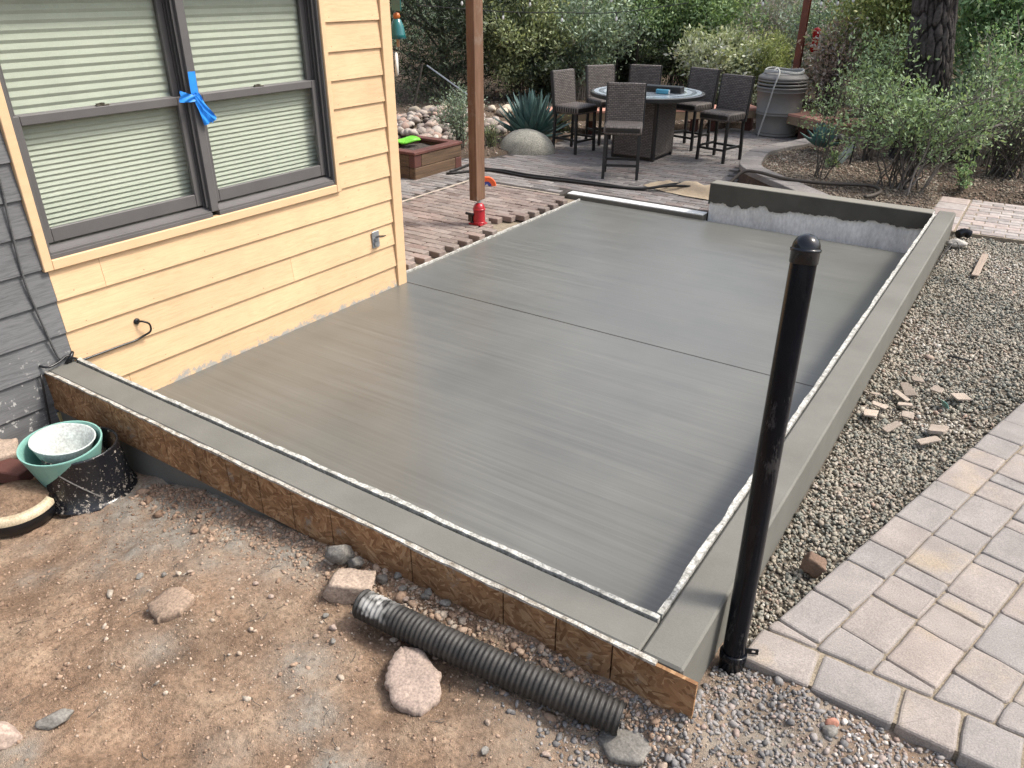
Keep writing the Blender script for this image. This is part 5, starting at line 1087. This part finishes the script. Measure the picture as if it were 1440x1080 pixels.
for i in range(230):
    u, w = rg.random(2); x = -3.35-1.55*u+.5*w; y = 7.15+1.9*w+.35*u; s_ = rg.uniform(.06, .135)
    share('stone', cms[rg.integers(0, 6)], rp_, tuple(np.array([x, y, gzf(x, y)+.05+.16*math.sin(math.pi*u)*math.sin(math.pi*w)*rg.uniform(.3, 1)])-org), tuple(rg.uniform(-.5, .5, 2))+(rg.uniform(0, 6),), (s_, s_, s_))
ed = thing('stone_edging', 'row of pale stones edging the dirt behind the cobbles', 'stones', (-4.2, 9.7, .15)); org = np.array(ed.location)
m_pale = M('pale_edging_stone', (.50, .43, .34), (.38, .32, .25), 7, .85, .4, 50, .006, orand=.2); pms = []
for k in range(4): me = cms[k].copy(); me.materials[0] = m_pale; pms.append(me)
for i, (x, y) in enumerate(((-4.95, 8.85), (-4.79, 9.05), (-4.68, 9.35), (-4.55, 9.62), (-4.3, 9.75), (-4.05, 9.83), (-3.85, 10.0), (-3.6, 10.1), (-3.35, 10.35), (-3.1, 10.5), (-4.1, 9.5), (-3.75, 9.72), (-2.8, 10.6), (-2.5, 10.75), (-3.0, 9.9), (-3.3, 9.7))):
    s_ = .12+.06*((i*7) % 5)/5; share('stone', pms[i % 4], ed, tuple(np.array([x, y, gzf(x, y)+.05])-org), (0, 0, i*1.1), (s_*1.3, s_, s_))
sb = thing('bed_stones', 'pale stones among the twigs at the right of the tree', 'stones', (4.0, 9.8, .3)); org = np.array(sb.location); rg = np.random.default_rng(5)
for i in range(60):
    x, y = rg.uniform(2.3, 5.6), rg.uniform(9.4, 11.2); s_ = rg.uniform(.03, .085); share('stone', pms[i % 4], sb, tuple(np.array([x, y, gzf(x, y)+.03])-org), (0, 0, i), (s_, s_, s_))
# soil of the raised bed with chip mulch
bz = lambda x, y: .215+.03*fbm(x*1.5, y*1.5, 61, 3)+.02*fbm(x*7, y*7, 62, 2)+.05*sstep(9, 11, y)-.105*sstep(8.25, 7.80, y)*sstep(3.15, 3.4, x)
v, f = grid(np.arange(1.0, 6.6, .06), np.arange(6.28, 11.6, .06), bz, lambda x, y: inpoly(x, y, BED)); structure(mesh_np('planting_bed', v, f, m_soil, smooth=True))
rg = np.random.default_rng(9); x = rg.uniform(1.05, 6, 30000); y = 6.3+4.6*rg.random(30000)**1.25; k = inpoly(x, y, BED); x, y = x[k], y[k]; s = .012*np.exp(rg.normal(0, .3, len(x)))
m_mulch = MT('stone_mulch', [(0, (.10, .08, .065)), (.3, (.17, .14, .105)), (.55, (.24, .20, .15)), (.8, (.29, .235, .18)), (.93, (.22, .13, .095)), (1, (.42, .37, .30))], .85, .3)
stuff(scatter_stones('gravel', np.column_stack([x, y, bz(x, y)+s*.3]), s, m_mulch, 19, (2.5, 8, .2), 0, .5))
# leaf litter and stones on the garden soil
rg = np.random.default_rng(10); x = rg.uniform(-7, 3, 16000); y = rg.uniform(7, 15, 16000); k = ~inpoly(x, y, PATIO) & ~inpoly(x, y, BED) & (garden_z(x, y) > .0); x, y = x[k], y[k]; s = .014*np.exp(rg.normal(0, .5, len(x)))
stuff(scatter_stones('gravel', np.column_stack([x, y, garden_z(x, y)+s*.2]), s, m_mulch, 20, (-2, 10, .1), 0, .5))

def agave(label, loc, n, L, wid, seed, mat, lean=1.0):
    a = thing('agave', label, 'agave', loc, None); rgs = np.random.default_rng(seed); ms = []
    for k in range(3):
        S = np.linspace(0, 1, 9); rows = []
        for s_ in S:
            w = wid*(1.1*(1-s_)**.6*(.55+1.6*s_*(1-s_)))+.002; x = L*s_; z = L*(.10+.05*k)*(s_**2.2); th = .016*(1-s_)+.002
            rows += [(x, -w, z+w*.45), (x, 0, z), (x, w, z+w*.45), (x, w*.9, z+w*.45-th), (x, 0, z-th*1.6), (x, -w*.9, z+w*.45-th)]
        f = [(i*6+j, i*6+(j+1) % 6, (i+1)*6+(j+1) % 6, (i+1)*6+j) for i in range(8) for j in range(6)]
        me = D.meshes.new('leaf'); me.from_pydata(rows, [], f); me.materials.append(mat); ms.append(me)
    for i in range(n):
        q = (i+.5)/n; el = R(8)+R(78)*q**.85; az = i*2.39996
        share('leaf', ms[i % 3], a, (.03*math.cos(az), .03*math.sin(az), .05+.06*q), (rgs.normal(0, .12), -el, az+rgs.normal(0, .1)), tuple([rgs.uniform(.85, 1.1)*(1-.12*q)]*3))
    return a
t = NT('agave_leaf'); P = t.coord(); col = t.ramp(t.noise(P, 7, 4), [(.3, (.055, .105, .095)), (.7, (.105, .175, .16))]); col = t.mix(col, t.ramp(t.orand(), [(0, .75), (1, 1.25)]), 1.0, 'MULTIPLY'); t.set(col, .5, .35); m_agv = t.m
t = NT('small_agave_leaf'); P = t.coord(); col = t.ramp(t.noise(P, 7, 4), [(.3, (.08, .17, .155)), (.7, (.13, .25, .22))]); t.set(col, .5, .35); m_agv2 = t.m
agave('big blue green agave behind the granite boulder', (-2.32, 8.42, .06), 95, .66, .066, 3, m_agv)
agave('little blue green agave in the gravel bed', (1.64, 9.25, .25), 34, .26, .05, 4, m_agv2)

LM = {}
def lm(key, lo, mid, hi, trans=.3):
    if key not in LM: LM[key] = MLEAF('leaf_'+key, [(0, lo), (.5, mid), (1, hi)], .5, trans)  # hi stop raised so random leaves carry highlights in their colour
    return LM[key]
OLIVE = ('olive', (0.099, 0.124, 0.064), (0.217, 0.263, 0.137), (0.576, 0.620, 0.355)); GREEN = ('green', (0.087, 0.140, 0.065), (0.188, 0.286, 0.133), (0.505, 0.620, 0.325)); DARK = ('dark', (0.016, 0.025, 0.016), (0.035, 0.052, 0.030), (0.101, 0.132, 0.076))
GRAY = ('grey', (0.114, 0.127, 0.109), (0.228, 0.249, 0.214), (0.536, 0.567, 0.496)); PALE = ('pale', (0.189, 0.221, 0.137), (0.401, 0.445, 0.272), (0.620, 0.620, 0.619)); LIME = ('yellowgreen', (0.123, 0.159, 0.058), (0.270, 0.330, 0.122), (0.620, 0.620, 0.308)); BRIGHT = ('bright', (0.101, 0.178, 0.083), (0.227, 0.370, 0.171), (0.589, 0.620, 0.423))
BLUEG2 = ('silvergreen', (0.106, 0.161, 0.077), (0.220, 0.314, 0.161), (0.486, 0.613, 0.362)); DRY = ('dry', (0.253, 0.189, 0.148), (0.480, 0.354, 0.289), (0.620, 0.620, 0.615)); BLUEG = ('bluegreen', (0.091, 0.133, 0.095), (0.196, 0.263, 0.187), (0.515, 0.620, 0.460))
def plant(name, label, cat, loc, h, w, n, m_, nl, ls, key, seed, group=None, rise=.55, lo=.25, bark=None, aspect=.42, rad=.012, fan=None, spread=.085, clump=True):
    """shrub: stems from the base, side twigs, leaves gathered along the twigs"""
    if group: nl = int(nl*1.45); ls *= 1.4; rad = .008
    rgs = np.random.default_rng(seed); root = thing(name, label, cat, loc, group); B0 = np.array(loc, float); g = G(); anch = []; dirs = []; tint = []
    for i in range(n):
        az = rgs.uniform(0, 2*math.pi) if fan is None else rgs.normal(fan[0], fan[1]); rr_ = w*rgs.uniform(.15, 1)**.7; hh = h*rgs.uniform(.55, 1)*(1-.35*(rr_/w)**2)
        e = B0+np.array([rr_*math.cos(az), rr_*math.sin(az), hh]); b = B0+np.array([rgs.normal(0, .11*w), rgs.normal(0, .11*w), -.03])
        mid = b+(e-b)*.5+np.array([-.18*rr_*math.cos(az), -.18*rr_*math.sin(az), .12*h])+rgs.normal(0, .05*h, 3)
        P = smoothpath([b, mid, e], 5); P[1:-1] += rgs.normal(0, .012*h, (len(P)-2, 3)); rd = rad*rgs.uniform(.6, 1.3)
        g.add(*tube(P, np.linspace(rd, rd*.3, len(P)), 4, False))
        for k in range(m_):
            tq = rgs.uniform(lo, 1); p = P[int(tq*(len(P)-1))]; dv = rgs.normal(0, 1, 3); dv += (p-B0)/(np.linalg.norm(p-B0)+1e-6)*1.0+np.array([0, 0, rise]); dv /= np.linalg.norm(dv)
            ln = h*rgs.uniform(.10, .26); q = p+dv*ln; md = (p+q)/2+rgs.normal(0, .03*h, 3)
            g.add(*tube([p, md, q], [rd*.4, rd*.3, rd*.12], 3, False)); tc_ = rgs.uniform(0, .45)
            anch.append((p, md, q)); dirs.append(dv); tint.append(tc_)
    stuff(g.build('branches', bark or m_branch, root))
    if nl:
        A_ = np.array(anch); ix = rgs.integers(0, len(A_), nl); u = rgs.uniform(.15, 1.05, nl)[:, None]; Pp = np.where(u < .5, A_[ix, 0]*(1-2*u)+A_[ix, 1]*2*u, A_[ix, 1]*(2-2*u)+A_[ix, 2]*(2*u-1))+rgs.normal(0, spread*h*.5, (nl, 3))
        Pp[:, 2] = np.maximum(Pp[:, 2], B0[2]+.02)
        v, f, tn = leaves(Pp, ls, rgs, aspect, np.array(dirs)[ix]*.8, np.array(tint)[ix]); o = mesh_np('leaves', v, f, lm(*key), root, tint=tn); stuff(o)
    return root
def tree(name, label, loc, h, r, crown_z, nl, ls, key, seed, group=None, tr=.12, nb=26, aspect=.3):
    """tree: tapered trunk, limbs, a ragged crown of leaf clumps"""
    rgs = np.random.default_rng(seed); root = thing(name, label, 'tree', loc, group); B0 = np.array(loc, float)
    P = smoothpath([B0-[0, 0, .2], B0+[rgs.normal(0, .1), rgs.normal(0, .1), h*.4], B0+[rgs.normal(0, .2), rgs.normal(0, .2), h*.95]], 6); mesh_np('trunk', *tube(P, np.linspace(tr, tr*.2, len(P)), 10, False), m_branch, root, smooth=True)
    g = G(); C_ = []; tt = []
    for i in range(nb):
        q = rgs.uniform(0, 1); z = crown_z+(h-crown_z)*q; rr_ = r*rgs.uniform(.5, 1.05)*(1-.55*q**1.5); az = rgs.uniform(0, 6.283); p = P[min(len(P)-1, int(z/h*(len(P)-1)))]
        e = np.array([B0[0]+rr_*math.cos(az), B0[1]+rr_*math.sin(az), B0[2]+z+rgs.uniform(-.1, .3)]); md = (p+e)/2+rgs.normal(0, .08, 3); g.add(*tube([p, md, e], [tr*.3, tr*.2, tr*.06], 4, False))
        for s_ in np.linspace(.4, 1.05, 5): C_.append(p+(e-p)*s_+rgs.normal(0, .14*r, 3)); tt.append(rgs.uniform(0, .45))
    stuff(g.build('limbs', m_branch, root)); C_ = np.array(C_); ix = rgs.integers(0, len(C_), nl); Pp = C_[ix]+rgs.normal(0, 1, (nl, 3))*np.array([.13*r, .13*r, .10*r])
    v, f, tn = leaves(Pp, ls, rgs, aspect, None, np.array(tt)[ix]); stuff(mesh_np('crown', v, f, lm(*key), root, tint=tn)); return root
def at(x, y): return (x, y, gzf(x, y)-.01)
BG = 'shrubs behind the patio'
plant('shrub', 'olive shrub directly right of the timber post behind the edging stones', 'shrub', at(-4.5, 11.3), 2.1, 1.1, 46, 9, 17000, .050, OLIVE, 11, BG)
plant('shrub', 'loose grey green shrub behind the left chairs', 'shrub', at(-3.75, 12.4), 2.15, 1.25, 46, 9, 12500, .048, BLUEG, 12, BG, bark=m_bleach)
plant('shrub', 'low dark shrub behind the agave', 'shrub', at(-3.9, 11.5), 1.0, .9, 30, 8, 7000, .045, DARK, 13, BG)
plant('shrub', 'tall full green shrub behind the middle of the fire table', 'shrub', at(-2.6, 14.6), 2.6, 1.75, 60, 9, 26000, .055, GREEN, 14, BG)
plant('shrub', 'pale leaved bright shrub behind the two right hand chairs', 'shrub', at(-1.15, 12.75), 1.45, .75, 34, 8, 8500, .055, PALE, 15, BG)
plant('shrub', 'bare grey shrub behind the pale leaved shrub', 'shrub', at(-.75, 15.8), 2.5, 1.5, 70, 12, 7000, .04, GRAY, 16, BG, bark=m_bleach)
plant('shrub', 'feathery upright shrub just left of the rust red post', 'shrub', at(-.30, 12.95), 1.35, .55, 50, 7, 9000, .05, LIME, 17, BG, rise=1.6, aspect=.16)
plant('shrub', 'dark shrub in the gap behind the barrel', 'shrub', at(.5, 14.4), 2.3, 1.3, 44, 9, 13000, .045, BLUEG, 18, BG)
plant('shrub', 'pinkish dry shrub between the red feeder and the tree', 'shrub', at(1.05, 12.0), 1.75, .45, 26, 9, 2200, .045, DRY, 19, BG)
plant('shrub', 'yellow green shrub behind the left side of the tree trunk', 'shrub', at(1.75, 12.5), 2.9, 1.0, 54, 9, 23000, .046, LIME, 20, BG)
plant('shrub', 'bright green shrub filling the top right behind the tree', 'shrub', at(3.55, 11.5), 3.0, 1.35, 66, 9, 30000, .055, BRIGHT, 21, BG)
plant('shrub', 'grey green shrub to the right of the tree at mid height', 'shrub', at(3.5, 10.1), 1.55, .85, 46, 9, 9000, .045, BLUEG, 22, BG)
plant('shrub', 'dark low shrub at the foot of the tall green shrub', 'shrub', at(-3.2, 13.7), 1.25, 1.2, 36, 8, 9000, .05, DARK, 23, BG)
plant('shrub', 'grey shrub seen between the barrel and the pale shrub', 'shrub', at(.0, 13.6), 1.4, .8, 40, 9, 4200, .04, GRAY, 24, BG, bark=m_bleach)
plant('shrub', 'olive shrub standing behind the fence posts', 'shrub', at(-3.5, 14.9), 2.3, 1.3, 44, 9, 14000, .05, OLIVE, 26, BG)
plant('shrub', 'green shrub at the far right edge behind the bed', 'shrub', at(5.0, 11.2), 2.6, 1.2, 46, 8, 14000, .055, GREEN, 27, BG)
# nearer plants
plant('shrub', 'twiggy half bare shrub growing in the gravel bed in front of the barrel', 'shrub', (2.06, 7.68, .22), 1.42, .58, 9, 9, 1300, .036, BLUEG2, 31, None, rise=.9, lo=.4, rad=.006)
plant('shrub', 'leafy shrub with bare lower stems in front of the tree trunk', 'shrub', (2.88, 7.72, .22), 1.28, .80, 26, 11, 3900, .046, BLUEG2, 32, None, lo=.45, rad=.009, spread=.10)
plant('shrub', 'half bare grey branches fanning out to the right of the leafy shrub', 'shrub', (2.95, 7.68, .22), 1.30, 1.40, 12, 9, 1500, .042, BLUEG2, 33, None, lo=.3, bark=m_graytwig, fan=(.30, .6), rad=.009)
plant('shrub', 'dark tangle of bare twigs at the right edge of the bed', 'shrub', (3.78, 9.0, .24), 1.0, 1.05, 60, 12, 1300, .03, OLIVE, 34, None, lo=.2, rad=.009)
plant('shrub', 'young grey green shrub left of the timber post beside the planter', 'shrub', at(-2.78, 7.25), .98, .34, 24, 8, 2600, .034, BLUEG, 35, None, rise=1.2, lo=.15, rad=.006)
plant('shrub', 'loose upright shrub standing at the left side of the tree trunk', 'shrub', (2.28, 9.0, .24), 1.60, .36, 16, 9, 2400, .046, BLUEG2, 42, None, rise=1.1, lo=.35, rad=.008)
plant('shrub', 'loose upright shrub standing at the right side of the tree trunk', 'shrub', (3.55, 9.45, .26), 1.75, .62, 22, 10, 2900, .048, BRIGHT, 43, None, rise=1.1, lo=.3, rad=.008, bark=m_bleach)
plant('plant', 'small bright green plant in the bed near the brick path', 'plant', (3.45, 8.06, .22), .30, .16, 16, 4, 420, .035, BRIGHT, 36, None, lo=.1, rad=.004)
plant('plant', 'low dark plant in the bed beside the slanted plaque', 'plant', (2.02, 8.35, .22), .22, .2, 14, 4, 320, .03, GREEN, 37, None, lo=.1, rad=.004)
plant('plant', 'yellowish plant behind the legs of the leftmost chair', 'plant', at(-2.3, 9.3), .42, .34, 26, 5, 900, .05, LIME, 38, None, lo=.1, rad=.005, aspect=.2, rise=1.4)
plant('plant', 'low grassy plant at the foot of the agave beside the post', 'plant', at(-2.55, 7.65), .40, .26, 26, 5, 800, .045, OLIVE, 39, None, lo=.1, rad=.005, aspect=.2, rise=1.4)
plant('plant', 'pale yellow plant behind the garden bench', 'plant', at(-.1, 12.3), .6, .6, 26, 6, 1400, .04, PALE, 40, None, lo=.1, rad=.005)
plant('plant', 'second pale plant in the dirt behind the right end of the bench', 'plant', at(1.7, 11.9), .5, .5, 22, 6, 900, .04, PALE, 41, None, lo=.1, rad=.005)
# trees
tree('conifer_tree', 'dark dense tree past the house corner at the left', at(-5.7, 10.7), 4.6, 1.75, .35, 52000, .095, DARK, 51, None, .09, 70, .16)
tree('conifer_tree', 'dark tree whose low boughs hang in at the top behind the timber post', at(-5.3, 13.2), 5.2, 1.9, 1.35, 30000, .095, DARK, 52, None, .10, 40, .16)
tree('oak_tree', 'leafy tree at the far left of the back row', at(-8.5, 15.5), 5.0, 2.4, .6, 16000, .09, OLIVE, 53, 'trees behind the shrubs')
tree('oak_tree', 'leafy tree behind the tall green shrub', at(-4.6, 18.5), 5.0, 2.6, .4, 18000, .09, GREEN, 54, 'trees behind the shrubs')
tree('oak_tree', 'greyish tree behind the barrel', at(-.8, 19.0), 4.6, 2.6, .4, 18000, .08, GRAY, 55, 'trees behind the shrubs')
tree('oak_tree', 'leafy tree behind the yellow green shrub', at(2.6, 16.5), 5.0, 2.4, .5, 18000, .085, OLIVE, 56, 'trees behind the shrubs')
tree('oak_tree', 'leafy tree at the far right of the back row', at(6.6, 14.5), 5.0, 2.2, .5, 14000, .085, GREEN, 57, 'trees behind the shrubs')
# fissured trunk
tk = thing('pine_tree', 'big dark trunk with deeply fissured bark rising behind the leafy shrub', 'tree', (2.82, 9.55, .2)); nU, nZ = 150, 190; th_ = np.arange(nU)/nU*2*math.pi; zz = np.linspace(-.1, 4.2, nZ); TH, ZZ = np.meshgrid(th_, zz)
wx = np.cos(TH)*3.1+.35*fbm(ZZ*1.3, TH*0+1, 5, 2); wy = np.sin(TH)*3.1
def per(fx, fz, s): return vnoise(np.cos(TH)*fx+7, np.sin(TH)*fx+ZZ*fz, s)
rgw = np.random.default_rng(12); pu, pz = rgw.uniform(0, 1.70, 620), rgw.uniform(-.3, 4.4, 620); U0 = (TH*.27+.05*fbm(ZZ*5, TH*3, 3, 3)).ravel(); Z0_ = (ZZ+.06*fbm(TH*4, ZZ*4, 6, 3)).ravel()
du = np.abs(U0[:, None]-pu[None]); du = np.minimum(du, 1.70-du)/.048; dd = np.sort(np.partition(np.hypot(du, (Z0_[:, None]-pz[None])/.16), 1, axis=1)[:, :2], axis=1)
plates = sstep(.0, .30, (dd[:, 1]-dd[:, 0])).reshape(TH.shape)*(.75+.5*per(6, 9, 4))
rr_ = (.275-.015*ZZ+.12*np.exp(-(ZZ+.1)*3))*(1+.05*(per(1.2, .5, 3)-.5))+.030*(plates-1)+.022*(per(7, 3, 4)-.5)+.014*(per(20, 14, 7)-.5)
v = np.column_stack([(2.80-.115*ZZ+rr_*np.cos(TH)).ravel(), (9.55-.03*ZZ+rr_*np.sin(TH)).ravel(), (.2+ZZ).ravel()]); i = np.arange(nU)[None, :]+np.arange(nZ-1)[:, None]*nU; j = (np.arange(nU)+1)[None, :] % nU+np.arange(nZ-1)[:, None]*nU; q = np.stack([i, j, j+nU, i+nU], -1).reshape(-1, 4)
m_bark = MT('fissured_bark', [(0, (.010, .009, .008)), (.4, (.034, .029, .027)), (1, (.085, .075, .070))], .9, .6, 60, .1, .35, 40); mesh_np('trunk', v, q, m_bark, tk, smooth=True, tint=(plates*.7+.3*per(5, 4, 6)).ravel())
rgs = np.random.default_rng(4); g = G(); C_ = []
for i in range(26):
    az = rgs.uniform(0, 6.28); z = rgs.uniform(3.2, 6.0); e = np.array([2.95+2.2*math.cos(az)*rgs.uniform(.4, 1), 9.55+2.2*math.sin(az)*rgs.uniform(.4, 1), z+.6]); p = np.array([2.95, 9.55, min(z, 4.2)]); g.add(*tube([p, (p+e)/2+[0, 0, .15], e], [.07, .05, .015], 5, False))
    for s_ in (.5, .7, .9, 1): C_.append(p+(e-p)*s_)
stuff(g.build('limbs', m_branch, tk)); C_ = np.array(C_); ix = rgs.integers(0, len(C_), 9000); v, f, tn = leaves(C_[ix]+rgs.normal(0, .28, (9000, 3)), .11, rgs, .1, None, None); stuff(mesh_np('crown', v, f, lm(*DARK), tk, tint=tn))
# far off woods closing the view at the back and left
rg = np.random.default_rng(66); cl = []
for i in range(420):
    x = rg.uniform(-26, 22); y = 21.5+rg.uniform(0, 7)+.02*x*x*.2; cl.append((x, y, rg.uniform(.3, 5.2), rg.uniform(.5, 1.2)))
for i in range(150): cl.append((14+rg.uniform(0, 5), rg.uniform(-6, 22), rg.uniform(.3, 5.0), rg.uniform(.5, 1.2)))  # unseen belt on the right, added to darken what the window reflects
for i in range(90): cl.append((-13-rg.uniform(0, 5), rg.uniform(6, 22), rg.uniform(.3, 5), rg.uniform(.5, 1.2)))
cl = np.array(cl); N = 95000; ix = rg.integers(0, len(cl), N); P = cl[ix, :3]+rg.normal(0, 1, (N, 3))*(cl[ix, 3]*.55)[:, None]; P[:, 2] = np.abs(P[:, 2])+.15
v, f, tn = leaves(P, .15, rg, .5, None, rg.uniform(0, .45, len(cl))[ix]); stuff(mesh_np('far_woods', v, f, lm(*BLUEG), None, (0, 22, 0), tint=tn))
